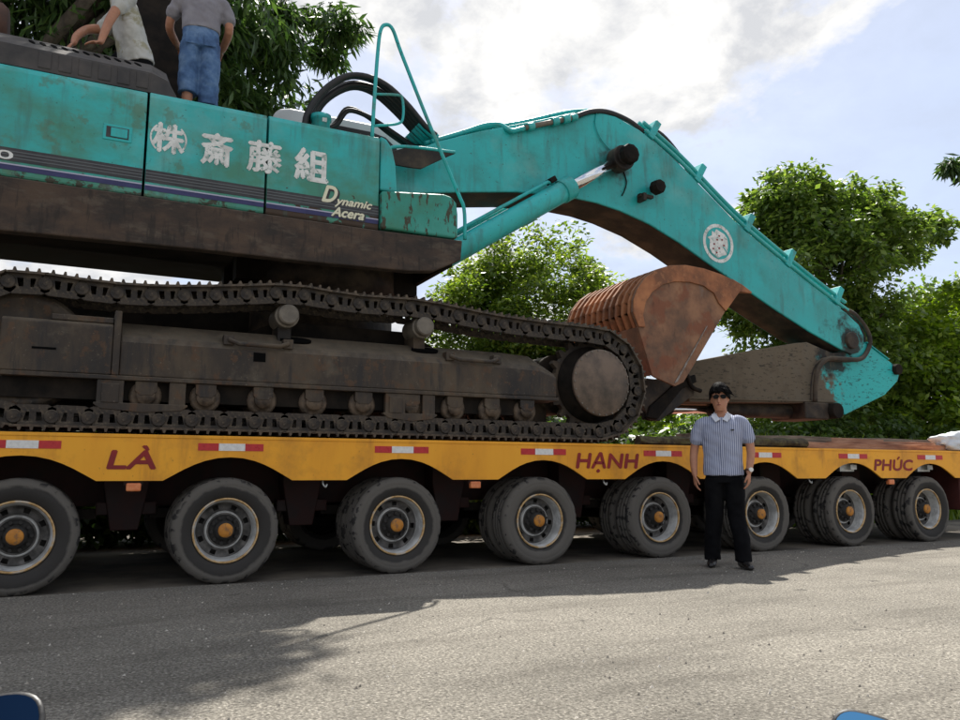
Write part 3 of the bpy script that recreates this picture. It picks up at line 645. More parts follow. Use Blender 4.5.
# stripes on the hood sides
for pnl, x0, x1 in ((h1, -2.33, .296), (h2, .320, 1.323), (h3, 1.347, 2.423)):
    for z0, z1, m in ((3.382, 3.492, stripe_k), (3.350, 3.361, stripe_l), (3.308, 3.348, stripe_b)):
        MB().box(x0, x1, 7.0465, 7.051, z0, z1).build('stripe', m, pnl)
    for z in (3.405, 3.432, 3.459):
        MB().box(x0, x1, 7.0445, 7.048, z, z+.009).build('stripe', stripe_g, pnl)
text_obj('lettering', '50', white_d, -.90, -.660, 3.392, 3.462, 7.0435, h1, bold=.02)
MB().box(-.03, .195, 7.043, 7.052, 3.70, 3.84).build('handle_frame', teal, h1, bevel=.006)
MB().box(-.005, .17, 7.0405, 7.0435, 3.722, 3.818).build('latch_recess', stripe_k, h1)
MB().box(.03, .16, 7.034, 7.0408, 3.73, 3.81).build('latch', teal, h1, bevel=.004)
# white characters
text_obj('lettering', '株', white_d, .362, .612, 3.675, 3.932, 7.0450, h2, bold=.036)
for sgn, cx in ((-1, .487), (1, .487)):
    pts = [(cx+sgn*(.152*math.cos(a)), 7.0455, 3.80+.152*math.sin(a)) for a in [R(-48)+R(96)*i/12 for i in range(13)]]
    b = MB(); vs = [p for q in pts for p in (q, (cx+(q[0]-cx)*.90, q[1], 3.80+(q[2]-3.80)*.90))]
    b.add(vs, [((2*i, 2*i+1, 2*i+3, 2*i+2) if sgn < 0 else (2*i, 2*i+2, 2*i+3, 2*i+1)) for i in range(12)]).build('lettering_bracket', white_d, h2)
text_obj('lettering', '斎', white_d, .765, 1.025, 3.635, 3.925, 7.0450, h2, bold=.036)
text_obj('lettering', '藤', white_d, 1.165, 1.465, 3.64, 3.935, 7.0450, h2, bold=.028)
text_obj('lettering', '組', white_d, 1.60, 1.905, 3.64, 3.94, 7.0450, h3, bold=.036)
for dx, dz, m, yy, bo in ((.012, -.010, stripe_k, 7.0440, .085), (0, 0, cream_d, 7.0415, .035)):
    text_obj('lettering', 'D', m, 1.862+dx, 2.005+dx, 3.455+dz, 3.612+dz, yy, h3, shear=.35, bold=bo)
    text_obj('lettering', 'ynamic', m, 1.985+dx, 2.355+dx, 3.420+dz, 3.515+dz, yy, h3, shear=.35, bold=bo)
    text_obj('lettering', 'Acera', m, 1.955+dx, 2.275+dx, 3.325+dz, 3.415+dz, yy, h3, shear=.35, bold=bo)
# --- black vent cover on the hood
vc = MB().loftx([(x, [(7.10+i, 4.215), (7.10+i, 4.40-k*.6), (7.16+i, 4.46-k), (7.42+i*.5, 4.635-k), (8.0, 4.66-k), (8.0, 4.215)]) for x, i, k in ((-1.5, 0, 0), (.32, 0, 0), (.46, .03, .05), (.57, .08, .30))]).build('vent_cover', vent_m, ex, bevel=.02)
for i in range(11):
    x = -.62+i*.083
    MB().prism([(x+.032*math.cos(a)*.62+(.0), .085*math.sin(a)) if 0 else (x+.021*math.cos(a)+.25*.085*math.sin(a)*-1, .085*math.sin(a)) for a in [2*PI*k/14 for k in range(14)]], -.006, .012,
               M=Matrix.Translation((0, 7.275, 4.536)) @ Matrix.Rotation(R(-56), 4, 'X')).build('vent_slot', hole_m, vc)
for i in range(6):
    x = -.55+i*.15; MB().box(x, x+.10, 7.092, 7.11, 4.24, 4.39).build('vent_rib', vent_m, vc, bevel=.012)
MB().box(-2.3, .12, 8.02, 9.5, 4.2, 4.78).build('engine_deck', dark, ex, bevel=.02)
bn = MB().box(-.26, .26, -.03, .03, 0, 1.75, Matrix.Translation((.42, 8.3, 4.22)) @ Matrix.Rotation(R(-7), 4, 'X'))
bn = bn.build('open_bonnet', dark, ex, bevel=.02)
MB().cyl((.30, 7.9, 4.3), (.40, 8.24, 5.0), .012, 8).build('bonnet_stay', worn, ex)
MB().lathe([(0, -1.7), (.17, -1.7), (.2, -1.66), (.2, -.90), (.16, -.85), (0, -.85)], c=(0, 7.75, 4.86), axis='X', n=28).build('muffler', pbr('muffler_rust', [(.05, .03, .025), (.10, .055, .04)], .8, scale=6, bump=.2), ex)
# --- cab on the far side
cb = MB().prism([(1.75, 3.25), (1.75, 5.12), (1.82, 5.21), (1.95, 5.245), (3.05, 5.255), (3.28, 5.21), (3.42, 5.08), (3.62, 4.3), (3.62, 3.25)], 8.95, 9.85).build('cab', cabgrey, ex, bevel=.04, seg=3)
MB().prism([(2.45, 4.2), (2.45, 5.08), (2.52, 5.135), (2.95, 5.135), (3.15, 5.10), (3.30, 4.98), (3.48, 4.3), (3.4, 4.2)], 8.935, 8.955).build('window_frame', black, cb, bevel=.004)
MB().prism([(2.51, 4.26), (2.51, 5.03), (2.56, 5.075), (2.93, 5.075), (3.1, 5.04), (3.23, 4.94), (3.40, 4.32)], 8.930, 8.937).build('window_pane', glass_m, cb)
MB().cyl((2.15, 8.94, 5.17), (2.15, 8.955, 5.17), .022, 12).build('roof_bolt', white_d, cb)
# --- handrail with side loop
hr = MB().tube([(2.36, 7.10, 4.20), (2.375, 7.1, 4.6), (2.40, 7.1, 5.1), (2.425, 7.1, 5.36), (2.475, 7.1, 5.445), (2.555, 7.1, 5.42), (2.66, 7.1, 5.17), (2.95, 7.1, 4.53), (3.30, 7.1, 3.80), (3.375, 7.1, 3.62), (3.385, 7.1, 3.30)], .019, n=10)
hr.build('handrail', teal, ex)
MB().tube([(2.375, 7.1, 4.67), (2.62, 7.1, 4.715), (2.675, 7.1, 4.68), (2.685, 7.1, 4.50), (2.63, 7.1, 4.41), (2.38, 7.1, 4.335)], .014, n=8).build('handrail_loop', teal, ex)
pipe_t = pbr('pipe_paint', [(.012, .33, .31), (.03, .40, .38)], .25, scale=3, spec=.6)
# --- boom
top = [(2.75, 4.28), (3.02, 4.53), (3.53, 4.80), (4.06, 5.03), (4.915, 5.36), (5.45, 5.575), (5.80, 5.655), (6.10, 5.655), (6.50, 5.545), (6.93, 5.33), (7.364, 5.06), (8.264, 4.44), (9.43, 3.82), (10.40, 3.36), (10.66, 3.20), (10.76, 3.03), (10.74, 2.87), (10.62, 2.76), (10.45, 2.72)]
bot = [(10.24, 2.77), (9.57, 2.994), (8.89, 3.265), (7.57, 3.837), (7.134, 4.037), (6.62, 4.23), (6.132, 4.345), (5.75, 4.395), (5.349, 4.404), (4.57, 4.342), (3.93, 4.235), (3.2, 4.10), (2.85, 3.85), (2.62, 3.80), (2.50, 3.95), (2.55, 4.15)]
boom = MB().prism(top+bot, 8.10, 8.74).build('boom', boomteal, ex, bevel=.014)
und = MB()      # dark plate along the boom's underside
for a, b in zip(bot[:-5], bot[1:-4]):
    und.add([(a[0], 8.12, a[1]-.004), (b[0], 8.12, b[1]-.004), (b[0], 8.72, b[1]-.004), (a[0], 8.72, a[1]-.004)], [(0, 1, 2, 3)])
und.build('under_plate', grime, boom)
for i in range(3):
    x0, x1 = ((3.3, 5.5), (6.7, 8.6), (8.75, 10.2))[i]
# pivot pin of the lift cylinders
MB().cyl((6.05, 7.74, 4.985), (6.05, 9.16, 4.985), .10, 24).build('cylinder_pin', grime, boom)
MB().lathe([(0, 7.70), (.085, 7.70), (.125, 7.715), (.135, 7.74), (.135, 7.80), (0, 7.80)], c=(6.05, 0, 4.985), n=10, smooth=False).build('pin_cap', dark, boom)
for s in (-1, 1):
    yb = YC+s*.50; P = Vector((6.05, yb, 4.985)); Q = Vector((3.42, yb, 3.27)); d = (P-Q).normalized()
    cy = MB().cyl(Q, Q+d*2.17, .135, 28)
    cy.cyl(Q+d*2.03, Q+d*2.20, .150, 28).cyl(Q+d*2.20, Q+d*2.235, .11, 24)
    cy = cy.build('boom_cylinder', boomteal, ex, bevel=.006)
    MB().cyl(Q+d*2.2, P-d*.08, .072, 24).build('piston_rod', chrome, cy)
    MB().cyl((6.05, yb-.09, 4.985), (6.05, yb+.09, 4.985), .165, 24).build('rod_eye', grime, cy, bevel=.01)
    nrm = Vector((-d.z, 0, d.x))
    MB().tube([Q+nrm*.19+Vector((0, -.03, 0)), Q+d*1.9+nrm*.19+Vector((0, -.03, 0)), Q+d*2.0+nrm*.12], .022, smooth_path=False).build('oil_pipe', teal, cy)
    MB().box(-.05, .05, -.06, .06, -.02, .05, Matrix.Translation(Q+d*1.98+nrm*.17) @ Matrix.Rotation(-math.atan2(d.z, d.x), 4, 'Y')).build('pipe_block', dark, cy, bevel=.01)
# hydraulic lines over the boom
def off(pl, y, dz=0): return [(x, y, z+dz) for x, z in pl]
lineA = [(3.55, 4.86), (4.06, 5.09), (4.35, 5.24), (4.95, 5.44), (5.45, 5.66), (5.62, 5.70)]
for y in (8.42, 8.52): MB().tube(off(lineA, y, .05), .028, n=8).build('hydraulic_pipe', teal, boom)
MB().tube([(3.45, 8.17, 4.80), (3.9, 8.17, 5.02), (4.18, 8.16, 5.16), (4.36, 8.14, 5.19), (4.46, 8.06, 5.10), (4.58, 8.06, 5.14), (4.72, 8.06, 5.20)], .032, n=10).build('hydraulic_pipe', teal, boom)
MB().tube([(3.4, 8.24, 4.80), (4.1, 8.24, 5.11), (4.7, 8.24, 5.33), (5.4, 8.24, 5.62), (5.75, 8.24, 5.72)], .03, n=10).build('hydraulic_pipe', teal, boom)
for t, r in ((0, .05), (.40, .055), (.58, .058), (.72, .045)):
    p = Vector((4.70, 8.05, 5.19))+Vector((.9, 0, .36))*t; MB().cyl(p, p+Vector((.9, 0, .36))*.10, r, 12).build('pipe_coupling', pipe_t, boom, bevel=.006)
MB().cyl((4.66, 8.05, 5.174), (5.45, 8.05, 5.49), .034, 12).build('hydraulic_pipe', capgrey, boom)
MB().tube([(5.42, 8.06, 5.49), (5.7, 8.08, 5.63), (6.0, 8.12, 5.70), (6.35, 8.14, 5.66), (6.62, 8.16, 5.56)], .036, n=10).build('hydraulic_hose', black, boom)
for k, y in enumerate((8.30, 8.40)):
    MB().tube([(6.55, y, 5.60), (6.8, y, 5.70-.05*k), (7.05, y, 5.66-.06*k), (7.35, y, 5.42-.06*k), (7.55, y, 5.17)], .036, n=10).build('hydraulic_hose', black, boom)
for k, y in enumerate((8.115, 8.21, 8.15, 8.25)):
    z = (.07, .075, .20, .235)[k]
    MB().tube([(6.6, y, 5.50+z), (6.95, y, 5.31+z), (7.36, y, 5.06+z), (8.264, y, 4.44+z), (9.43, y, 3.82+z), (10.25, y, 3.43+z), (10.45, y, 3.34+z)], .028, n=8).build('hydraulic_pipe', pipe_t, boom)
for x, z in ((6.7, 5.50), (7.5, 5.02), (8.4, 4.42), (9.2, 3.99), (10.2, 3.52)):
    MB().box(-.05, .05, 8.09, 8.34, -.03, .27, Matrix.Translation((x, 0, z)) @ Matrix.Rotation(R(31), 4, 'Y')).build('pipe_clamp', teal, boom, bevel=.01)
for k, y in enumerate((8.13, 8.24)):
    MB().tube([(10.35, y, 3.43), (10.62, y, 3.36), (10.86, y, 3.16), (10.93, y, 2.95), (10.80, y, 2.74), (10.55, y-.06, 2.64), (10.2, y-.08, 2.62), (9.86, y-.07, 2.60), (9.66, y-.06, 2.44), (9.58, y-.06, 2.2), (9.55, y-.06, 1.95)], .036, n=10).build('hydraulic_hose', grime, boom)
# work lamp and cable
wl_ = MB().lathe([(0, -.09), (.085, -.09), (.10, -.05), (.10, .03), (.06, .08), (0, .08)], c=(6.66, 7.98, 4.71), n=8, smooth=False).build('work_lamp', dark, boom)
MB().box(6.40, 6.62, 8.0, 8.06, 4.56, 4.60).box(6.42, 6.47, 7.96, 8.1, 4.50, 4.60).build('lamp_bracket', grime, boom)
MB().tube([(5.78, 8.09, 5.62), (5.76, 8.08, 5.45), (5.84, 8.08, 5.28), (5.98, 8.08, 5.15)], .009).build('cable', teal, boom)
MB().tube([(6.2, 8.09, 4.9), (6.24, 8.085, 4.75), (6.2, 8.085, 4.62), (6.16, 8.085, 4.55)], .008).build('cable', dark, boom)
# crest on the boom side
def disc(b, cx, cz, r0, r1, y, n=40):
    vs = []
    for i in range(n):
        a = 2*PI*i/n; vs += [(cx+r0*math.cos(a), y, cz+r0*math.sin(a)), (cx+r1*math.cos(a), y, cz+r1*math.sin(a))]
    b.add(vs, [(2*i, 2*((i+1)%n), 2*((i+1)%n)+1, 2*i+1) for i in range(n)])
cx, cz = 7.83, 4.125
b = MB(); disc(b, cx, cz, .232, .282, 8.0965); b.build('crest_ring', white_d, boom)
lf = [(-.02, -.215), (.07, -.17), (.14, -.155), (.165, -.10), (.18, .0), (.175, .09), (.12, .15), (.05, .175), (-.03, .205), (-.06, .15), (-.11, .165), (-.115, .10), (-.20, .065), (-.155, .035), (-.16, -.03), (-.165, -.09), (-.13, -.15)]
b = MB(); b.add([(cx+x, 8.0965, cz+z) for x, z in lf], [tuple(range(len(lf)))]); b.build('crest_leaf', white_d, boom)
for x, z in ((-.08, -.02), (-.02, .05), (.02, .11), (.07, .06), (.01, -.07), (-.1, -.09), (-.04, -.14), (.1, -.02)):
    MB().box(cx+x-.014, cx+x+.014, 8.0925, 8.0955, cz+z-.011, cz+z+.011).build('crest_mark', red_d, boom)
MB().box(-.07, .07, 8.0925, 8.0955, -.007, .007, Matrix.Translation((cx+.13, 0, cz-.09)) @ Matrix.Rotation(R(48), 4, 'Y')).build('crest_mark', teal, boom)
# mud flap plate at boom foot
MB().prism([(2.70, 4.25), (2.83, 4.44), (3.00, 4.52), (3.62, 4.57), (3.50, 4.50), (3.20, 4.31), (3.02, 4.30), (2.86, 4.30)], 7.86, 7.89).build('boom_foot_guard', grime, ex, bevel=.005)
MB().tube([(2.60, 7.87, 3.8), (2.64, 7.87, 4.2), (2.78, 7.87, 4.45), (3.02, 7.87, 4.54), (3.62, 7.87, 4.585)], .02, n=8).build('guard_edge', teal, ex)
# hoses arching from the hood to the boom foot
hm = 0
for k in range(7):
    y = 8.10+.075*k; h = .035*math.sin(k*2.3); lo_ = k >= 5; q = .16 if lo_ else 0
    MB().tube([(1.92+.03*k+q, y, 4.5), (1.95+.03*k+q, y, 4.80), (2.13+.02*k+q, y, 5.12+h-q), (2.42+.02*k, y, 5.36+h-1.3*q), (2.78, y, 5.37+h*.6-1.6*q), (3.08, y, 5.19-1.4*q), (3.36, 8.15+.07*k, 4.97-q*.7), (3.5, 8.15+.07*k, 4.88)], .036 if not lo_ else .03, n=8).build('hydraulic_hose', black, ex)
for k in range(6):
    y = 8.18+.09*k; MB().cyl((3.30, y, 5.02), (3.52, y, 4.86), .05, 10).build('hose_fitting', teal, ex)
MB().lathe([(.10, 4.3), (.10, 4.74), (.115, 4.75), (.115, 4.80), (.0, 4.80)], c=(2.10, 8.1, 0), axis='Z', n=24).build('tank_cap', teal, ex)
MB().box(2.09, 2.14, 7.995, 8.01, 4.70, 4.76).build('cap_label', white_d, ex)
# --- arm folded under the boom
arm = [(7.137, 2.081), (7.20, 2.30), (7.274, 2.402), (8.4, 2.640), (9.30, 2.815), (9.552, 2.850), (9.75, 2.80), (10.1, 2.72), (10.62, 2.82), (10.864, 2.932), (11.358, 2.694), (11.587, 2.58), (11.60, 2.47), (11.56, 2.37), (11.223, 2.129), (10.273, 1.782), (10.138, 1.945), (9.4, 1.93), (7.247, 1.856)]
am = MB().prism(arm, 8.15, 8.75).build('arm', armpaint, ex, bevel=.014)
MB().prism([(7.14, 1.895), (10.1, 1.968), (10.1, 1.99), (7.14, 1.925)], 8.125, 8.149).build('edge_strip', armpaint, am)
MB().cyl((10.45, 8.05, 2.93), (10.45, 8.85, 2.93), .13, 24).build('arm_pin', grime, am, bevel=.015)
MB().cyl((11.52, 8.08, 2.55), (11.52, 8.82, 2.55), .085, 20).build('arm_pin', dark, am, bevel=.01)
MB().prism([(11.45, 2.66), (11.72, 2.66), (11.72, 2.50), (11.60, 2.46), (11.50, 2.52)], 8.3, 8.6).build('cylinder_lug', grime, am, bevel=.01)
MB().prism([(10.864, 2.95), (11.36, 2.712), (11.36, 2.70), (10.864, 2.936)], 8.13, 8.77).build('top_plate', teal, am)
bc = MB().cyl((7.95, YC, 1.80), (9.85, YC, 1.83), .105, 24).cyl((7.9, YC, 1.80), (8.05, YC, 1.803), .12, 24).build('bucket_cylinder', grime, ex, bevel=.008)
MB().cyl((6.75, YC, 1.765), (7.95, YC, 1.80), .06, 20).build('piston_rod', chrome, bc)
MB().cyl((9.98, 8.02, 1.83), (9.98, 8.88, 1.83), .115, 24).build('cylinder_pin', dark, bc, bevel=.01)
MB().box(9.4, 9.9, 8.12, 8.78, 1.70, 1.95).build('cylinder_lug', grime, bc, bevel=.02)
for y0, y1 in ((8.06, 8.12), (8.78, 8.84)):
    MB().prism([(6.45, 1.62), (6.62, 1.60), (7.05, 2.02), (7.30, 2.12), (7.28, 2.22), (7.02, 2.14), (6.50, 1.76)], y0, y1).build('bucket_link', dark, ex, bevel=.01)
    MB().prism([(6.45, 1.60), (6.62, 1.58), (6.95, 1.70), (6.95, 1.80), (6.70, 1.85), (6.45, 1.76)], y0+.07, y1+.07).build('bucket_link', dark, ex, bevel=.01)
MB().tube([(6.95, 8.1, 2.15), (7.02, 8.05, 2.28), (7.12, 8.05, 2.2), (7.2, 8.05, 2.05), (7.35, 8.05, 2.0)], .03).build('grease_hose', dark, ex)
# --- skeleton bucket
B0, B1 = 7.75, 9.27
back = [(6.30, 2.12), (6.20, 2.42), (6.10, 2.72), (6.02, 2.90), (6.03, 3.06), (6.09, 3.20), (6.22, 3.36), (6.40, 3.49), (6.62, 3.57), (6.90, 3.61), (7.20, 3.60), (7.50, 3.555), (7.75, 3.49)]
lipx = (7.88, 3.40)
side = back[:]+[(7.90, 3.44), (7.80, 3.32), (7.559, 3.05), (7.09, 2.431), (6.80, 2.06), (6.66, 2.00), (6.34, 2.10)]
bk = MB()
for y0, y1 in ((B0, B0+.035), (B1-.035, B1)): bk.prism(side, y0, y1)
def strip(b, pl, y0, y1, t):
    for i in range(len(pl)-1):
        p, q = Vector((pl[i][0], 0, pl[i][1])), Vector((pl[i+1][0], 0, pl[i+1][1])); n = Vector((-(q.z-p.z), 0, q.x-p.x)).normalized()*t
        vs = [(p.x, y, p.z) for y in (y0, y1)]+[(q.x, y, q.z) for y in (y0, y1)]+[(p.x-n.x, y, p.z-n.z) for y in (y0, y1)]+[(q.x-n.x, y, q.z-n.z) for y in (y0, y1)]
        b.add(vs, [(0, 2, 3, 1), (4, 5, 7, 6), (0, 4, 6, 2), (1, 3, 7, 5), (0, 1, 5, 4), (2, 6, 7, 3)])
strip(bk, back[:3], B0+.036, B1-.036, .04); strip(bk, back[10:], B0+.036, B1-.036, .05)
bucket = bk.build('bucket', rustside, ex, bevel=.006)
bnd = MB(); inner = [(6.20, 2.72), (6.17, 2.88), (6.22, 3.05), (6.33, 3.19), (6.50, 3.30), (6.70, 3.365), (6.95, 3.385), (7.18, 3.36), (7.36, 3.28), (7.44, 3.15), (7.55, 3.06)]
bnd.prism(back[2:]+[(7.90, 3.44), (7.80, 3.32), (7.56, 3.055)]+inner[::-1][1:], B0-.022, B0-.001)
bnd.build('side_cutter', rust, bucket, bevel=.008)
for k in range(11):
    y = B0+.06+k*(B1-B0-.16)/10
    rb = MB(); strip(rb, back[2:11], y, y+.045, .09); rb.build('rib', rust, bucket)
strp = MB(); strip(strp, [(6.245, 2.66), (6.19, 2.80)], B0+.04, B1-.04, .03); strp.build('rib_bar', rust, bucket)
for k in range(5):
    y = B0+.02+k*.33
    tk = MB().loftx([(7.74, [(y, 3.36), (y, 3.53), (y+.13, 3.53), (y+.13, 3.36)]), (7.93, [(y+.01, 3.365), (y+.01, 3.47), (y+.12, 3.47), (y+.12, 3.365)]), (8.14, [(y+.05, 3.375), (y+.05, 3.40), (y+.08, 3.40), (y+.08, 3.375)])]).build('tooth', rust, bucket, bevel=.01)
MB().prism([(7.20, 2.80), (7.235, 2.83), (6.69, 2.06), (6.64, 2.04)], B0-.012, B0-.001).build('wear_edge', pbr('scuffed_edge', [(.16, .11, .08), (.30, .27, .24)], .6, .3, scale=14), bucket)
for y in (8.10, 8.72):
    MB().prism([(6.32, 2.14), (6.22, 2.30), (6.35, 1.95), (6.5, 1.60), (6.68, 1.58), (7.28, 1.95), (7.30, 2.08), (6.8, 2.12)], y, y+.07).build('hinge_ear', grime, bucket, bevel=.01)
# ------------------------------------------------------------------ loose things on the deck
wood_m = pbr('red_timber', [(.20, .085, .05), (.33, .16, .095), (.45, .25, .16)], .85, scale=5, stretch=(.35, 3, 3), bump=.3, bscale=18)
wood2 = pbr('grey_timber', [(.10, .075, .055), (.18, .135, .10), (.26, .20, .15)], .9, scale=5, stretch=(.35, 3, 3), bump=.3, bscale=18)
def plank(x0, y0, z0, x1, y1, z1, w, h, m, label):
    b = MB(); L = math.hypot(x1-x0, y1-y0, z1-z0); n = 8; vs = []; fs = []
    for i in range(n+1):
        x = L*i/n; dz = .006*math.sin(i*1.3+x0); dy = .01*noise.noise((i*.7, x0*3, 1))
        vs += [(x, -w/2+dy, dz), (x, w/2+dy, dz), (x, w/2+dy*1.4, h+dz), (x, -w/2+dy*.6, h+dz)]
    for i in range(n):
        for k in range(4): fs.append((4*i+k, 4*i+(k+1)%4, 4*i+4+(k+1)%4, 4*i+4+k))
    fs += [(3, 2, 1, 0), (4*n, 4*n+1, 4*n+2, 4*n+3)]
    o = b.add(vs, fs).build('timber_plank', m, bevel=.006)
    o.location = (x0, y0, z0); o.rotation_euler = (0, -math.atan2(z1-z0, math.hypot(x1-x0, y1-y0)), math.atan2(y1-y0, x1-x0))
    return tag(o, label, 'plank', 'timber planks on the trailer deck')
plank(6.05, 7.22, DECK+.01, 8.6, 7.26, DECK+.01, .24, .10, wood2, 'grey timber plank lying on the deck just behind the standing man')
plank(6.4, 7.34, DECK+.115, 8.75, 7.30, DECK+.115, .26, .055, wood2, 'thin weathered board on top of the grey plank behind the standing man')
plank(7.35, 7.62, DECK+.01, 10.2, 7.60, DECK+.01, .24, .17, wood_m, 'thick reddish plank lying behind the front board at the deck edge')
plank(7.75, 7.12, DECK+.01, 11.9, 7.10, DECK+.01, .30, .075, wood_m, 'long reddish board along the deck edge above the word PHÚC')
plank(8.05, 7.36, DECK+.01, 12.1, 7.38, DECK+.01, .22, .125, wood_m, 'second reddish board behind the long one above the word PHÚC')
plank(9.1, 7.95, DECK+.01, 12.3, 7.9, DECK+.01, .3, .20, wood2, 'grey beam farthest back on the right end of the deck')
bark = pbr('bark_and_moss', [(.03, .022, .014), (.07, .055, .03), (.09, .085, .035)], .95, scale=14, bump=.9, bscale=30)
def log(x0, x1, y, r, label):
    b = MB(); pts = []; n = 26; vs = []; fs = []; m = 12
    for i in range(n+1):
        x = x0+(x1-x0)*i/n
        for k in range(m):
            a = 2*PI*k/m; rr = r*(1+.35*noise.noise((x*5, math.cos(a)*1.5, math.sin(a)*1.5+y)))
            vs.append((x, y+rr*math.cos(a)*1.2, DECK+.006+r*.9+rr*math.sin(a)*.9))
    for i in range(n):
        for k in range(m): fs.append((i*m+k, i*m+(k+1)%m, (i+1)*m+(k+1)%m, (i+1)*m+k))
    fs += [tuple(range(m-1, -1, -1)), tuple(range(n*m, n*m+m))]
    return tag(b.add(vs, fs).build('log', bark), label, 'log', 'rough logs along the deck edge')
log(5.45, 6.75, 6.99, .055, 'dark mossy log on the deck edge left of the standing man')
log(6.80, 8.02, 6.99, .065, 'dark rough log on the deck edge right of the standing man')
# tarp bundle at the right end
tarp_m = pbr('tarp', [(.62, .64, .66), (.70, .72, .74)], .6, scale=2); 
tarp_b = pbr('tarp_blue', [(.05, .10, .42), (.08, .14, .5)], .55, scale=3)
def lump(name, c, rad, mat, seed, sub=4, amp=.28, fq=3):
    bm = bmesh.new(); bmesh.ops.create_icosphere(bm, subdivisions=sub, radius=1)
    for v in bm.verts:
        k = 1+amp*noise.fractal(v.co*fq*.5+Vector((seed, 0, 0)), 1, 2, 3)
        v.co = Vector((v.co.x*rad[0]*k, v.co.y*rad[1]*k, max(v.co.z*k, -.72)*rad[2]))+Vector(c)
    me = bpy.data.meshes.new(name); bm.to_mesh(me); bm.free(); me.polygons.foreach_set('use_smooth', [True]*len(me.polygons))
    return mkobj(name, me, mat)
tb = lump('tarp_bundle', (11.1, 7.0, DECK+.13), (.42, .22, .16), tarp_m, 3); tag(tb, 'crumpled white and blue tarp bundle at the right end of the deck', 'tarp')
tb2 = lump('fold', (11.25, 6.93, DECK+.15), (.25, .16, .13), tarp_b, 9); setpar(tb2, tb)
rp = MB(); rg = random.Random(8)
pts = [Vector((10.1+i*.085, 7.02+.05*math.sin(i*1.7), DECK+.022+.018*abs(math.sin(i*.9)))) for i in range(11)]
tag(rp.tube(pts, .016).build('rope', wood2), 'short frayed rope lying on the deck beside the tarp bundle', 'rope')

# ------------------------------------------------------------------ people
skin_m = pbr('skin_tan', [(.36, .165, .095), (.43, .205, .125)], .5, scale=14, spec=.35); skin_m.node_tree.nodes['Principled BSDF'].inputs['Subsurface Weight'].default_value = .06
hair_m = pbr('black_hair', [(.004, .0035, .0035), (.009, .008, .008)], .7, spec=.05, scale=60, bump=.5, bscale=120, stretch=(1, 1, .2))
def shirt_stripes():
    m, n, l, b = newmat('striped_shirt')
    tc = N(n, 'ShaderNodeTexCoord'); sp = N(n, 'ShaderNodeSeparateXYZ'); l.new(tc.outputs['Object'], sp.inputs[0])
    nz = N(n, 'ShaderNodeTexNoise', inp={'Scale': 6, 'Detail': 2}); l.new(tc.outputs['Object'], nz.inputs['Vector'])
    a = N(n, 'ShaderNodeMath', operation='MULTIPLY_ADD', inp={1: .010}); l.new(nz.outputs['Fac'], a.inputs[0]); l.new(sp.outputs[0], a.inputs[2])
    s = N(n, 'ShaderNodeMath', operation='MULTIPLY', inp={1: 2*PI/.0185}); l.new(a.outputs[0], s.inputs[0])
    sn = N(n, 'ShaderNodeMath', operation='SINE'); l.new(s.outputs[0], sn.inputs[0])
    mr = N(n, 'ShaderNodeMapRange', inp={'From Min': -.1, 'From Max': .4}); l.new(sn.outputs[0], mr.inputs[0])
    mx = N(n, 'ShaderNodeMix', data_type='RGBA'); l.new(mr.outputs[0], mx.inputs[0]); mx.inputs[6].default_value = (.42, .45, .55, 1); mx.inputs[7].default_value = (.15, .17, .27, 1)
    l.new(mx.outputs[2], b.inputs['Base Color']); b.inputs['Roughness'].default_value = .85; b.inputs['Specular IOR Level'].default_value = .2
    return m
stripe_shirt = shirt_stripes()
collar_m = pbr('pale_collar', [(.55, .57, .63), (.64, .66, .7)], .85, scale=30)
trouser_m = pbr('black_trousers', [(.003, .003, .004), (.007, .007, .008)], .9, spec=.08, scale=8)
leather = pbr('black_leather', [(.010, .009, .009), (.02, .018, .017)], .3, scale=20)
def jeans_mat():
    return pbr('faded_denim', [(.035, .075, .17), (.07, .14, .28), (.14, .23, .38)], .9, scale=5, bump=.4, bscale=14)
denim = jeans_mat()
grey_tee = pbr('grey_tshirt', [(.19, .18, .20), (.25, .24, .26)], .9, scale=7, bump=.25, bscale=9)
dirty_tee = pbr('dirty_white_tshirt', [(.36, .36, .33), (.46, .46, .43), (.50, .50, .48)], .9, scale=5, bump=.35, bscale=8)
layer(dirty_tee, (.26, .24, .14), 5, .55, .7, .95, amt=.8)
lens_m = pbr('sunglass_lens', [(.003, .003, .003)], .3, spec=.12)

def ring_loft(b, secs, n=20):
    """secs: (centre, side vec*a, front vec*b)"""
    vs = []; fs = []
    for c, U, V in secs:
        for k in range(n):
            a = 2*PI*k/n; vs.append(Vector(c)+Vector(U)*math.cos(a)+Vector(V)*math.sin(a))
    m = len(secs)
    for i in range(m-1):
        for k in range(n): fs.append((i*n+k, i*n+(k+1)%n, (i+1)*n+(k+1)%n, (i+1)*n+k))
    fs += [tuple(range(n-1, -1, -1)), tuple(range((m-1)*n, m*n))]
    b.add(vs, fs, True)
def limb(b, pts, rad, flat=None, n=14):
    """tapered limb through joints with rounded ends"""
    P = [Vector(p) for p in pts]; q = catmull(P, 4); rr = np.interp(np.linspace(0, 1, len(q)), np.linspace(0, 1, len(rad)), rad)
    t0 = (q[1]-q[0]).normalized(); t1 = (q[-1]-q[-2]).normalized()
    q2 = [q[0]-t0*rr[0]*.7]+q+[q[-1]+t1*rr[-1]*.7]; r2 = [rr[0]*.6]+list(rr)+[rr[-1]*.6]
    b.tube(q2, r2, n=n, smooth_path=False)
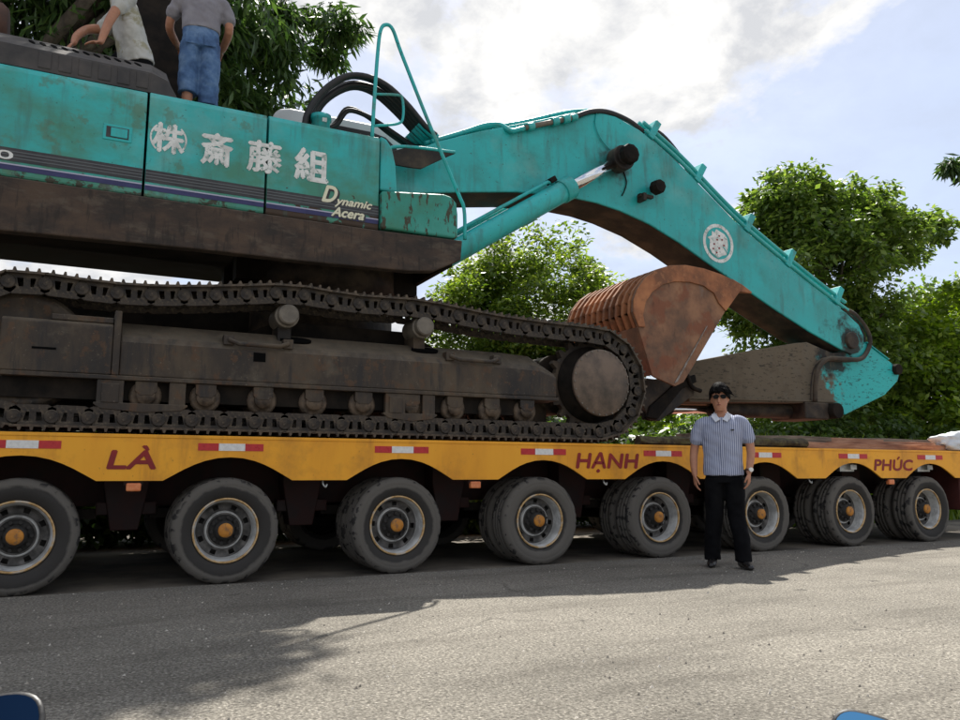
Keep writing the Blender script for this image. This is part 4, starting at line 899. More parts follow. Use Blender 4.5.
def fuse(b, name, mat, parent, voxel=.009, smooth=6, fold=0, seed=0, local=True):
    """union of overlapping closed shapes into one continuous surface"""
    me = b.mesh(name); o = bpy.data.objects.new('tmp_fuse', me); COL.objects.link(o)
    m = o.modifiers.new('r', 'REMESH'); m.mode = 'VOXEL'; m.voxel_size = voxel; m.use_smooth_shade = True
    s = o.modifiers.new('s', 'SMOOTH'); s.iterations = smooth; s.factor = .5
    dg = bpy.context.evaluated_depsgraph_get(); r = bpy.data.meshes.new_from_object(o.evaluated_get(dg)); bpy.data.objects.remove(o)
    if fold:
        nrm = [v.normal.copy() for v in r.vertices]
        for v, nn_ in zip(r.vertices, nrm):
            f = noise.noise(Vector((v.co.x*9+seed, v.co.y*9, v.co.z*5)))*.6+noise.noise(Vector((v.co.x*4, v.co.y*4+seed, v.co.z*16+v.co.x*9)))*.6
            f += noise.noise(Vector((v.co.x*20+v.co.z*12, v.co.y*20+seed, v.co.z*17)))*.38; v.co += nn_*f*fold
    r.name = name; r.polygons.foreach_set('use_smooth', [True]*len(r.polygons))
    return mkobj(name, r, mat, parent, local=local)
def hand(b, wrist, along, side, palmn, s=1.0, curl=.5):
    """palm, four unequal bent fingers and a thumb; along = down the hand, side = toward the thumb, palmn = out of the palm"""
    w, A, S, Np = Vector(wrist), Vector(along).normalized(), Vector(side).normalized(), Vector(palmn).normalized()
    ring_loft(b, [(w-A*.02, S*.028*s, Np*.022*s), (w+A*.02*s, S*.032*s, Np*.018*s), (w+A*.06*s, S*.043*s, Np*.016*s), (w+A*.098*s, S*.042*s, Np*.014*s), (w+A*.106*s, S*.034*s, Np*.010*s)], 14)
    for k, (o, ln) in enumerate(((.031, .072), (.0105, .082), (-.0105, .076), (-.031, .060))):
        p = w+A*.092*s+S*o*s; c = curl*(1+.12*k); pts = [p]; d = A+S*o*1.2; d.normalize()
        for j, f in enumerate((.42, .32, .26)):
            ang = c*(.5+.5*j); dd = (d*math.cos(ang)+Np*math.sin(ang)).normalized(); p = p+dd*ln*f*s; pts.append(p)
        limb(b, pts, [.0095*s, .009*s, .0085*s, .0075*s], n=8)
    p = w+A*.03*s+S*.026*s
    limb(b, [p, p+(S*.75+A*.65+Np*.25).normalized()*.034*s, p+(S*.75+A*.65+Np*.25).normalized()*.034*s+(A*.9+S*.35+Np*.3).normalized()*.03*s, p+(S*.75+A*.65+Np*.25).normalized()*.034*s+(A*.95+S*.2+Np*.35).normalized()*.054*s], [.013*s, .0115*s, .010*s, .0085*s], n=8)
def head(b, c, fwd, up, s=1.0):
    """skull, jaw, nose, ears, lips; c = middle of the head"""
    F, Uv = Vector(fwd).normalized(), Vector(up).normalized(); S = Uv.cross(F).normalized()*-1
    c = Vector(c)
    prof = [(-.118, .030, .030, .055), (-.105, .047, .045, .040), (-.08, .058, .068, .020), (-.05, .066, .082, .006), (-.015, .071, .090, -.002), (.025, .074, .095, -.006), (.06, .072, .093, -.010), (.09, .060, .078, -.014), (.112, .036, .05, -.014), (.12, .015, .02, -.014)]
    ring_loft(b, [(c+Uv*z*s+F*f*s, S*a*s, F*d*s) for z, a, d, f in prof], 22)
    limb(b, [c+F*.086*s+Uv*.012*s, c+F*.100*s-Uv*.018*s, c+F*.106*s-Uv*.034*s], [.007*s, .010*s, .0125*s], n=8)
    for sg in (-1, 1):
        limb(b, [c+S*sg*.074*s+Uv*.018*s-F*.008*s, c+S*sg*.080*s-F*.012*s, c+S*sg*.072*s-Uv*.028*s-F*.004*s], [.012*s, .014*s, .008*s], n=8)
        limb(b, [c+F*.083*s+S*sg*.012*s+Uv*.034*s, c+F*.080*s+S*sg*.045*s+Uv*.034*s], [.011*s, .008*s], n=8)
    limb(b, [c+F*.080*s-Uv*.060*s-S*.022*s, c+F*.090*s-Uv*.058*s, c+F*.080*s-Uv*.060*s+S*.022*s], [.006*s, .0085*s, .006*s], n=8)
    return F, Uv, S
def hair(c, F, U, S, name_parent, s=1.0, fringe=.62):
    b = MB(); n, m = 40, 18; vs = []; fs = []
    c = Vector(c)
    for i in range(m+1):
        for k in range(n):
            a = 2*PI*k/n; front = math.sin(a)           # +1 at the forehead
            lim = 1.98-(.60+.16*math.cos(a)+.14*noise.noise((a*4, 7, 1)))*max(0, front)**1.1 - (.10 if abs(math.cos(a)) > .9 else 0)
            ph = lim*i/m
            r = 1.0+.05*noise.noise((a*3, ph*4, 2))+.035*noise.noise((a*11, ph*3, 5))
            d = S*math.cos(a)*math.sin(ph)*.084*r+F*(math.sin(a)*math.sin(ph)*.103*r-.010)+U*(math.cos(ph)*.118*r+.026+(.020*max(0, front)*math.sin(ph)))
            vs.append(c+d*s)
    for i in range(m):
        for k in range(n): fs.append((i*n+k, i*n+(k+1)%n, (i+1)*n+(k+1)%n, (i+1)*n+k))
    o = b.add(vs, fs, True).build('hair', hair_m, name_parent, local=True)
    md = o.modifiers.new('t', 'SOLIDIFY'); md.thickness = .012*s; md.offset = -1
    # tufts of the fringe and sides
    t = MB(); rg = random.Random(4)
    for i in range(80):
        a = rg.uniform(-.1, PI+.1); ph = rg.uniform(.55, 1.25-.12*math.cos(a))
        p = c+(S*math.cos(a)*math.sin(ph)*.086+F*(math.sin(a)*math.sin(ph)*.106-.010)+U*(math.cos(ph)*.107+.040))*s
        e = p+(S*math.cos(a)*.012+F*.014*max(0, math.sin(a))-U*(.022+.030*rg.random())-S*rg.uniform(-.004, .040))*s
        mid = (p+e)/2+F*.008*s
        t.tube([p, mid, e], [.010*s, .010*s, .002*s], n=5)
    t.build('hair_fringe', hair_m, o, local=True)
    return o
def person(name, loc, rz, label, build):
    e = empty(name, loc, label, 'person', rz=rz); build(e); return e

# --- man standing in front of the trailer (local: faces -y, x = viewer's right)
def man_front(e):
    X, Yv, Z = Vector((1, 0, 0)), Vector((0, 1, 0)), Vector((0, 0, 1)); F = -Yv
    sk = MB()
    hc = Vector((-.006, -.010, 1.620))
    Fh, Uh, Sh = head(sk, hc, Vector((-.10, -1, -.03)), Vector((-.035, 0, 1)), 1.06)
    ring_loft(sk, [((0, .012, 1.36), X*.15, Yv*.09), ((0, .014, 1.43), X*.10, Yv*.07), ((0, .010, 1.47), X*.062, Yv*.062), ((0, .004, 1.52), X*.056, Yv*.058), ((0, -.004, 1.57), X*.054, Yv*.056)])
    ring_loft(sk, [((0, 0, .86), X*.14, Yv*.09), ((0, 0, 1.02), X*.13, Yv*.085), ((0, .0, 1.25), X*.15, Yv*.09), ((0, .01, 1.38), X*.16, Yv*.085), ((0, .012, 1.43), X*.09, Yv*.06)])
    armL = [(-.195, .01, 1.380), (-.238, .018, 1.255), (-.272, .022, 1.105), (-.278, -.02, .985), (-.272, -.05, .880)]
    armR = [(.195, .01, 1.390), (.236, .012, 1.265), (.262, .005, 1.115), (.250, -.05, 1.00), (.232, -.09, .90)]
    for ar, sg in ((armL, -1), (armR, 1)):
        limb(sk, ar, [.052, .047, .041, .037, .028])
        hand(sk, ar[-1], (-.05*sg, -.10, -1), (-.25*sg, -1, 0), (-sg, .15, 0), 1.0, .55)
    for sg, fx, fy in ((-1, -.135, .02), (1, .145, -.10)):
        limb(sk, [(sg*.085, 0, .86), (sg*.10, -.01, .48), (fx, fy, .09)], [.07, .055, .04])
    fuse(sk, 'body', skin_m, e, .0065, 4)
    # shirt: torso + short sleeves, hanging loose over the belt
    sh = MB()
    ring_loft(sh, [((0, -.005, .868), X*.192, Yv*.125), ((0, -.005, .92), X*.190, Yv*.122), ((0, 0, 1.05), X*.183, Yv*.116), ((0, 0, 1.18), X*.192, Yv*.122), ((0, .002, 1.29), X*.202, Yv*.124), ((0, .008, 1.37), X*.200, Yv*.112), ((0, .014, 1.415), X*.170, Yv*.092+Z*.006), ((0, .020, 1.452), X*.112, Yv*.076+Z*.020), ((0, .022, 1.472), X*.076, Yv*.068+Z*.030)], 28)
    for ar, sg in ((armL, -1), (armR, 1)):
        a = [Vector(p) for p in ar]
        limb(sh, [a[0]+Vector((-sg*.06, 0, .005)), a[0]+Vector((-sg*.005, 0, -.012)), a[1]+Vector((0, 0, .03)), a[1]+Vector((sg*.008, 0, -.045))], [.066, .064, .061, .066], n=18)
    fuse(sh, 'shirt', stripe_shirt, e, .008, 5, fold=.008, seed=2)
    # collar flaps, placket, pocket mark
    co = MB()
    for sg in (-1, 1):
        # back band round the neck, then a pointed lapel on the chest
        vs = []
        for i in range(9):
            t = i/8; a = PI/2-t*PI*.80; cx_, cy_ = sg*.073*math.cos(a), .016+.072*math.sin(a); zt = 1.512-.040*t
            vs += [(cx_*.90, cy_*.92, zt), (cx_*1.22, cy_*1.12-.002, zt-.036-.012*t)]
        co.add(vs, [(2*i, 2*i+1, 2*i+3, 2*i+2) for i in range(8)], True)
        co.add([(sg*.058, -.030, 1.478), (sg*.010, -.108, 1.412), (sg*.055, -.122, 1.385), (sg*.094, -.080, 1.440), (sg*.088, -.036, 1.466)], [(0, 1, 2), (0, 2, 3), (0, 3, 4)])
    c_ = co.build('collar', collar_m, e, local=True); md = c_.modifiers.new('t', 'SOLIDIFY'); md.thickness = .006; md.offset = 0
    pk = MB()
    for i in range(14):
        z0, z1 = .885+i*.039, .885+(i+1)*.039
        f = lambda z: -.1235-.006*math.sin((z-.88)*7)+(max(0, z-1.33)*.28)
        pk.add([(-.014, f(z0), z0), (.014, f(z0), z0), (.014, f(z1), z1), (-.014, f(z1), z1)], [(0, 1, 2, 3)])
    p_ = pk.build('placket', stripe_shirt, e, local=True); md = p_.modifiers.new('t', 'SOLIDIFY'); md.thickness = .004
    MB().box(.083, .117, -.1215, -.116, 1.300, 1.313).build('chest_mark', stripe_k, e, local=True)
    # trousers
    tz = MB()
    ring_loft(tz, [((0, 0, .80), X*.175, Yv*.115), ((0, 0, .88), X*.172, Yv*.108), ((0, 0, .93), X*.165, Yv*.10)])
    for sg, fx, fy in ((-1, -.135, .02), (1, .145, -.10)):
        ring_loft(tz, [((sg*.088, 0, .84), X*.095, Yv*.11), ((sg*.095, -.004, .70), X*.096, Yv*.105), ((sg*.102, -.014, .48), X*.083, Yv*.088), ((fx*.96, fy*.75, .25), X*.078, Yv*.085), ((fx, fy, .10), X*.078, Yv*.088), ((fx, fy-.004, .062), X*.080, Yv*.092)], 20)
    fuse(tz, 'trousers', trouser_m, e, .010, 4, fold=.008, seed=5)
    for sg, fx, fy, rot in ((-1, -.135, .02, -.10), (1, .145, -.10, .35)):
        s = MB(); d = Vector((math.sin(rot), -math.cos(rot), 0)); q = Vector((math.cos(rot), math.sin(rot), 0)); o = Vector((fx, fy, 0))
        ring_loft(s, [(o-d*.085+Z*.045, q*.026, Z*.03), (o-d*.07+Z*.048, q*.036, Z*.047), (o+Z*.055, q*.041, Z*.054), (o+d*.08+Z*.040, q*.045, Z*.039), (o+d*.14+Z*.030, q*.043, Z*.029), (o+d*.18+Z*.024, q*.030, Z*.022), (o+d*.195+Z*.020, q*.012, Z*.012)], 18)
        fuse(s, 'shoe', leather, e, .007, 3)
    hair(hc, Fh, Uh, Sh, e, 1.07)
    lp = MB(); limb(lp, [hc+Vector((-.029, -.086, -.066)), hc+Vector((-.008, -.101, -.065)), hc+Vector((.014, -.087, -.065))], [.0035, .0055, .0035], n=8)
    lp.build('lips', pbr('lips', [(.22, .07, .055)], .5), e, local=True)
    gl = MB()
    for sg in (-1, 1):
        prof = [(sg*.032+.027*math.cos(a)*(1+.10*math.sin(a)*0), .022*math.sin(a)-(.003*math.cos(a)*sg)) for a in [2*PI*i/18 for i in range(18)]]
        gl.add([(x*1.05-.006, -.112-.012*(1-abs(x)/.06)+.010, hc.z+.014+z) for x, z in prof], [tuple(range(18))])
    g_ = gl.build('sunglasses', lens_m, e, local=True); md = g_.modifiers.new('t', 'SOLIDIFY'); md.thickness = .006; md.offset = 1
    fr_ = MB().tube([(-.016, -.116, hc.z+.02), (-.006, -.119, hc.z+.023), (.004, -.116, hc.z+.02)], .0025, n=6)
    for sg in (-1, 1): fr_.tube([(sg*.060-.006, -.102, hc.z+.020), (sg*.081-.006, -.055, hc.z+.018), (sg*.088-.006, .0, hc.z+.014)], .003, n=6)
    fr_.build('glasses_frame', lens_m, g_, local=True)
    wt = MB().lathe([(.031, -.012), (.034, -.010), (.034, .010), (.031, .012)], c=(.236, -.082, .925), axis='Z', n=20).build('watch_strap', pbr('brown_strap', [(.10, .04, .02)], .6), e, local=True)
    MB().cyl((.249, -.112, .925), (.256, -.126, .925), .021, 18).build('watch_face', white_r, wt, local=True)
yaw_man = math.atan2(-5.85, -5.56)            # direction from the man to the camera
person('person', (5.615, 5.875, .015), yaw_man+PI/2, 'man in striped short-sleeved shirt, sunglasses and black trousers standing before the trailer', man_front)

# --- man standing on the hood in denim shorts, seen from behind
def man_shorts(e):
    X, Yv, Z = Vector((1, 0, 0)), Vector((0, 1, 0)), Vector((0, 0, 1))
    sk = MB()                                # local: faces +y (away), x = viewer's right
    hc = Vector((-.02, .10, 1.60)); Fh, Uh, Sh = head(sk, hc, Vector((-.2, 1, -.3)), Z, 1.0)
    ring_loft(sk, [((0, .03, 1.34), X*.14, Yv*.085), ((-.005, .04, 1.42), X*.07, Yv*.065), ((-.01, .06, 1.50), X*.056, Yv*.058), ((-.015, .08, 1.55), X*.052, Yv*.055)])
    ring_loft(sk, [((0, 0, .84), X*.14, Yv*.09), ((0, 0, 1.02), X*.13, Yv*.085), ((0, .02, 1.25), X*.15, Yv*.09), ((0, .03, 1.37), X*.15, Yv*.085)])
    aL = [(-.19, .03, 1.34), (-.26, .06, 1.22), (-.30, .14, 1.08), (-.25, .30, 1.03), (-.22, .40, 1.04)]
    aR = [(.19, .03, 1.34), (.245, .03, 1.22), (.26, .05, 1.08), (.22, .25, 1.02), (.20, .34, 1.02)]
    for a, sg in ((aL, -1), (aR, 1)):
        limb(sk, a, [.05, .046, .042, .037, .029]); hand(sk, a[-1], Vector(a[-1])-Vector(a[-2]), (-sg, 0, .3), (0, 0, -1), 1.0, .6)
    for sg in (-1, 1):
        x = sg*.085
        limb(sk, [(x, 0, .85), (x*1.12, .0, .47), (x*1.15, -.02, .28), (x*1.15, 0, .08)], [.075, .056, .052, .036])
        ring_loft(sk, [((x*1.15, -.07, .035), X*.028, Z*.03), ((x*1.15, -.02, .045), X*.036, Z*.045), ((x*1.2, .10, .03), X*.043, Z*.028), ((x*1.22, .17, .02), X*.03, Z*.018)], 14)
    fuse(sk, 'body', skin_m, e, .008, 4)
    sh = MB()
    ring_loft(sh, [((0, -.005, 1.00), X*.182, Yv*.128), ((0, 0, 1.06), X*.178, Yv*.122), ((0, .012, 1.18), X*.190, Yv*.125), ((0, .02, 1.29), X*.196, Yv*.12), ((0, .03, 1.37), X*.17, Yv*.10), ((-.003, .035, 1.42), X*.09, Yv*.075)], 26)
    for a, sg in ((aL, -1), (aR, 1)):
        v = [Vector(p) for p in a]; limb(sh, [v[0]+Vector((-sg*.06, 0, 0)), v[0], v[1], v[1]*.7+v[2]*.3], [.075, .072, .068, .068], n=16)
    fuse(sh, 'tshirt', grey_tee, e, .010, 5, fold=.012, seed=8)
    st = MB(); ring_loft(st, [((0, 0, .80), X*.178, Yv*.135), ((0, 0, .92), X*.176, Yv*.128), ((0, 0, 1.04), X*.165, Yv*.115)])
    for sg in (-1, 1): ring_loft(st, [((sg*.088, 0, .86), X*.098, Yv*.125), ((sg*.094, .0, .66), X*.100, Yv*.118), ((sg*.098, .0, .28-.05*sg), X*.092, Yv*.104)], 20)
    so = fuse(st, 'denim_shorts', denim, e, .009, 4, fold=.012, seed=11)
    for sg in (-1, 1): MB().box(sg*.085-.055, sg*.085+.055, -.140, -.128, .80, .92).build('back_pocket', denim, so, bevel=.008, local=True)
    hair(hc, Fh, Uh, Sh, e)
person('person', (.775, 7.72, 4.235), R(-6), 'man in grey T-shirt and blue denim shorts standing on the excavator hood', man_shorts)

# --- man sitting on the vent cover leaning on one arm, facing left
def man_sit(e):
    X, Yv, Z = Vector((1, 0, 0)), Vector((0, 1, 0)), Vector((0, 0, 1))
    # local origin under the hips on the cover; torso leans to -x
    sk = MB(); up = Vector((-.30, -.06, 1)).normalized(); sd = Vector((.25, -1, 0)).normalized(); fr = Vector((-1, -.25, -.3)).normalized()
    P = lambda t, f=0: Vector((0, 0, .10))+up*t+fr*f
    hc = P(.79, .10); Fh, Uh, Sh = head(sk, hc, Vector((-1, -.2, -.4)), Vector((-.3, 0, 1)), 1.0)
    ring_loft(sk, [(P(0), sd*.15, fr*.11), (P(.2), sd*.14, fr*.09), (P(.42), sd*.155, fr*.09), (P(.53), sd*.13, fr*.08), (P(.60, .03), sd*.06, fr*.06), (P(.70, .06), sd*.055, fr*.055)])
    aN = [P(.50)+sd*.18, Vector((-.17, -.235, .46)), Vector((-.235, -.26, .30)), Vector((-.275, -.285, .15)), Vector((-.30, -.30, .035))]
    aF = [P(.50)-sd*.18, P(.38, .12)-sd*.22, Vector((-.42, .12, .35)), Vector((-.50, .0, .20)), Vector((-.52, -.05, .10))]
    for a, sg in ((aN, 1), (aF, -1)):
        limb(sk, a, [.052, .048, .042, .036, .028])
    hand(sk, aN[-1], (-.75, -.45, -.42), (.5, -.8, 0), (-.1, -.1, -1), 1.0, .35)
    hand(sk, aF[-1], (-.5, -.3, -.8), (.2, -1, 0), (.3, .3, -1), 1.0, .5)
    for sg in (-1, 1):
        h = P(-.02)+sd*.09*sg; limb(sk, [h, h+Vector((-.12, .24, .06)), h+Vector((-.22, .46, .04)), h+Vector((-.20, .56, -.20)), h+Vector((-.18, .60, -.33))], [.08, .075, .056, .05, .04])
    fuse(sk, 'body', skin_m, e, .009, 4)
    sh = MB()
    ring_loft(sh, [(P(-.07), sd*.185, fr*.150), (P(.02), sd*.190, fr*.152), (P(.15), sd*.178, fr*.135), (P(.32), sd*.185, fr*.125), (P(.46), sd*.185, fr*.11), (P(.54), sd*.14, fr*.09), (P(.60, .02), sd*.075, fr*.07)], 26)
    for a, sg in ((aN, 1), (aF, -1)):
        limb(sh, [a[0]-sd*sg*.04, a[0], a[1]*.55+a[0]*.45, a[1]*.9+a[2]*.1], [.075, .074, .070, .072], n=16)
    fuse(sh, 'tshirt', dirty_tee, e, .010, 5, fold=.014, seed=21)
    st = MB(); ring_loft(st, [(P(-.12), sd*.17, fr*.13), (P(.0), sd*.18, fr*.14), (P(.06), sd*.17, fr*.13)])
    for sg in (-1, 1):
        h = P(-.02)+sd*.09*sg; limb(st, [h, h+Vector((-.12, .24, .06)), h+Vector((-.22, .46, .04)), h+Vector((-.20, .56, -.18))], [.10, .095, .075, .065], n=16)
    fuse(st, 'trousers', trouser_m, e, .011, 4, fold=.01, seed=3)
    hair(hc, Fh, Uh, Sh, e)
person('person', (.20, 7.62, 4.66), 0, 'man in dirty white T-shirt sitting on the black vent cover, leaning on his arm', man_sit)

# ------------------------------------------------------------------ scooter at the viewer's side: only its mirrors reach into the picture
blue_p = pbr('blue_plastic', [(.02, .07, .22), (.03, .09, .27)], .25, scale=3, spec=.6)
mirror_m = pbr('mirror_glass', [(.08, .24, .48)], .05, 1)  # blue tint puts the reflected sky into the glass colour
fwd = Vector((math.cos(R(63.37)), math.sin(R(63.37)), 0)); rgt = Vector((math.sin(R(63.37)), -math.cos(R(63.37)), 0)); UPZ = Vector((0, 0, 1))
S0 = fwd*.80
sc = empty('motor_scooter', (S0.x, S0.y, 0), 'blue motor scooter at the bottom edge, only its two mirrors in view', 'scooter')
Wp = lambda r, f, z: rgt*r+fwd*f+UPZ*z
MB().tube([Wp(-.36, .72, .50), Wp(-.2, .80, .53), Wp(0, .83, .50), Wp(.2, .80, .53), Wp(.36, .72, .50)], .014, n=10).build('handlebar', black, sc)
for sg in (-1, 1): MB().cyl(Wp(sg*.28, .765, .515), Wp(sg*.40, .70, .495), .019, 12).build('grip', black, sc)
cw_ = MB(); ring_loft(cw_, [(Wp(0, .80, .40), rgt*.10, fwd*.06), (Wp(0, .84, .46), rgt*.14, fwd*.09), (Wp(0, .86, .52), rgt*.13, fwd*.08), (Wp(0, .87, .56), rgt*.07, fwd*.04)]); cw_.build('headset_cowl', blue_p, sc)
cw_ = MB(); ring_loft(cw_, [(Wp(0, .84, .16), rgt*.14, fwd*.05), (Wp(0, .88, .28), rgt*.19, fwd*.06), (Wp(0, .86, .40), rgt*.15, fwd*.06)]); cw_.build('leg_shield', blue_p, sc)
fw_ = MB(); c = Wp(0, .98, .19)
pts = [c+fwd*.16*math.cos(2*PI*i/24)+UPZ*.16*math.sin(2*PI*i/24) for i in range(25)]; fw_.tube(pts, .038, n=10, smooth_path=False); fw_.build('front_tyre', black, sc)
MB().cyl(c-rgt*.02, c+rgt*.02, .12, 20).build('front_rim', worn, sc)
MB().cyl(c-rgt*.06, Wp(-.05, .84, .42), .02, 10).cyl(c+rgt*.06, Wp(.05, .84, .42), .02, 10).build('fork', worn, sc)
def mirror(sg, cpos, tilt, yaw, w, h, roll=0):
    Fm = (-fwd*math.cos(tilt)+UPZ*math.sin(tilt)); Fm = (Fm+rgt*yaw).normalized()
    Rm = UPZ.cross(Fm).normalized()*-1; Um = Fm.cross(Rm)*-1
    if Um.z < 0: Um = -Um
    Rm, Um = Rm*math.cos(roll)+Um*math.sin(roll), Um*math.cos(roll)-Rm*math.sin(roll)
    def sup(a): 
        ca, sa = math.cos(a), math.sin(a); return (abs(ca)**.6*(1 if ca > 0 else -1), abs(sa)**.6*(1 if sa > 0 else -1))
    def ring(kx, d): return [cpos+Rm*sup(2*PI*i/32)[0]*w*kx+Um*sup(2*PI*i/32)[1]*h*kx+Fm*d for i in range(32)]
    b = MB(); rings = [ring(.55, -.030), ring(.86, -.018), ring(1.0, .0), ring(1.0, .005), ring(.93, .006)]
    vs = [p for r_ in rings for p in r_]
    b.add(vs, [(i*32+k, i*32+(k+1)%32, (i+1)*32+(k+1)%32, (i+1)*32+k) for i in range(4) for k in range(32)]+[tuple(range(31, -1, -1)), tuple(4*32+k for k in range(32))], True)
    m_ = b.build('mirror', black, sc)
    g = MB(); g.add(ring(.93, .0075), [tuple(range(32))]); g.build('mirror_glass', mirror_m, m_)
    MB().tube([cpos-Um*h*.9-Fm*.015, cpos-Um*h*1.3-rgt*sg*.02-Fm*.01, Wp(sg*.22, .79, .53)], .007, n=8).build('mirror_stem', black, m_)
mirror_glass_m, mirror_m = mirror_m, pbr('dark_mirror_glass', [(.015, .035, .07)], .06, 1)  # left glass: dim reflection painted as a darker tint
mirror(-1, Vector((-.070, .913, .645)), R(35), .1, .056, .046, R(-10))
mirror_m = mirror_glass_m
mirror(1, Vector((.700, .556, .628)), R(30), -.1, .036, .040, R(14))

# ------------------------------------------------------------------ trees and shrubs
def leaf_mat(name, c0, c1, c2, trans=.35):
    m, n, l, b = newmat(name)
    ge = N(n, 'ShaderNodeNewGeometry'); cr = N(n, 'ShaderNodeValToRGB'); l.new(ge.outputs['Random Per Island'], cr.inputs[0]); e = cr.color_ramp.elements
    e[0].color = rgb(c0); e[1].color = rgb(c2); x = e.new(.55); x.color = rgb(c1)
    l.new(cr.outputs[0], b.inputs['Base Color']); b.inputs['Roughness'].default_value = .42; b.inputs['Specular IOR Level'].default_value = .45
    tr_ = N(n, 'ShaderNodeBsdfTranslucent'); hs = N(n, 'ShaderNodeHueSaturation', inp={'Saturation': 1.15, 'Value': 1.6}); l.new(cr.outputs[0], hs.inputs['Color']); l.new(hs.outputs[0], tr_.inputs[0])
    mx = N(n, 'ShaderNodeMixShader'); mx.inputs[0].default_value = trans; l.new(b.outputs[0], mx.inputs[1]); l.new(tr_.outputs[0], mx.inputs[2]); l.new(mx.outputs[0], n['Material Output'].inputs[0])
    return m
leafA = leaf_mat('mango_leaves', (.03, .06, .018), (.055, .105, .028), (.11, .18, .045), .30)
leafB = leaf_mat('glossy_bush_leaves', (.06, .10, .018), (.13, .19, .035), (.25, .31, .065), .48)
leafC = leaf_mat('tree_leaves', (.065, .11, .024), (.125, .19, .04), (.23, .30, .07), .48)
leafD = leaf_mat('bright_leaves', (.09, .15, .02), (.16, .24, .035), (.28, .36, .06), .48)
leafE = leaf_mat('dark_hedge_leaves', (.032, .06, .014), (.065, .11, .024), (.12, .18, .04), .38)
barkm = pbr('tree_bark', [(.045, .035, .026), (.09, .072, .055), (.13, .11, .085)], .95, scale=6, stretch=(1, 1, .25), bump=.8, bscale=18)
def leaves_mesh(name, centers, radii, per, ln, wd, droop, seed):
    rg = np.random.default_rng(seed); C = np.repeat(np.array(centers), per, 0); Rr = np.repeat(np.array(radii), per, 0); n = len(C)
    u = rg.normal(size=(n, 3)); u /= np.linalg.norm(u, axis=1)[:, None]; rad = rg.random(n)**.45
    P = C+u*rad[:, None]*Rr
    az = rg.random(n)*2*np.pi; outw = np.arctan2(u[:, 1], u[:, 0]); az = np.where(rg.random(n) < .6, outw+rg.normal(0, .7, n), az)
    el = rg.normal(-droop, .45, n)
    D = np.stack([np.cos(az)*np.cos(el), np.sin(az)*np.cos(el), np.sin(el)], 1)
    up = np.tile([0, 0, 1.], (n, 1))+rg.normal(0, .45, (n, 3)); S = np.cross(D, up); S /= np.linalg.norm(S, axis=1)[:, None]; Nn = np.cross(S, D)
    L = ln*(.65+.7*rg.random(n))[:, None]; W = wd*(.7+.6*rg.random(n))[:, None]
    v = np.empty((n, 4, 3)); v[:, 0] = P; v[:, 1] = P+D*L*.48+S*W*.5-Nn*W*.12; v[:, 2] = P+D*L-Nn*L*.12; v[:, 3] = P+D*L*.48-S*W*.5-Nn*W*.12
    me = bpy.data.meshes.new(name); me.vertices.add(4*n); me.vertices.foreach_set('co', v.reshape(-1))
    me.loops.add(6*n); idx = np.arange(n)[:, None]*4
    tri = np.concatenate([idx+np.array([0, 1, 2]), idx+np.array([0, 2, 3])], 1).reshape(-1); me.loops.foreach_set('vertex_index', tri)
    me.polygons.add(2*n); me.polygons.foreach_set('loop_start', np.arange(2*n)*3); me.polygons.foreach_set('loop_total', np.full(2*n, 3))
    me.update(calc_edges=True); me.validate(); return me
def clumps(c, rad, k, cr, seed, shell=.55, flat=.75):
    rg = np.random.default_rng(seed); out = []; rr = []
    while len(out) < k:
        u = rg.normal(size=3); u /= np.linalg.norm(u); t = shell+(1-shell)*rg.random()**.7
        w = 1+.30*noise.noise((u[0]*1.7+seed, u[1]*1.7, u[2]*1.7))
        out.append(np.array(c)+u*t*w*np.array(rad)); s = cr*(.65+.7*rg.random()); rr.append((s, s, s*flat))
    return out, rr
def tree(name, label, cat, base, crowns, mat, per, ln, wd, droop, seed, trunk_r=.16, group=None, limbs=9, stems=1):
    """crowns: [(centre, radii, clump count, clump radius)]"""
    e = empty(name, base, label, cat, group); cs, rs = [], []
    for i, (c, rad, k, cr) in enumerate(crowns):
        a, b = clumps(c, rad, k, cr, seed+i); cs += a; rs += b
    mkobj('crown', leaves_mesh('crown', cs, rs, per, ln, wd, droop, seed), mat, e)
    rg = random.Random(seed); t = MB(); c0 = Vector(crowns[0][0]); bs = Vector(base)
    for s_ in range(stems):
        j = Vector((rg.uniform(-.3, .3), rg.uniform(-.3, .3), 0))*(s_ > 0 or stems > 1)
        fork = bs+(c0-bs)*.55+j*1.2; fork.z = bs.z+(c0.z-bs.z)*.55
        t.tube([bs+j*.5+Vector((0, 0, -.1)), bs+j+(fork-bs)*.4+Vector((rg.uniform(-.1, .1), 0, 0)), fork, fork+(c0-fork)*.8], [trunk_r*1.25, trunk_r, trunk_r*.75, trunk_r*.35], n=10)
        t.build('trunk', barkm, e) if s_ == stems-1 else None
    lb = MB(); order = list(range(len(cs))); rg.shuffle(order)
    for i in order[:limbs]:
        q = Vector(cs[i]); st = bs+(c0-bs)*.55; mid = st.lerp(q, .5)+Vector((rg.uniform(-.3, .3), rg.uniform(-.3, .3), rg.uniform(0, .4)))
        lb.tube([st, mid, q], [trunk_r*.5, trunk_r*.28, trunk_r*.08], n=7)
    lb.build('limbs', barkm, e)
    return e
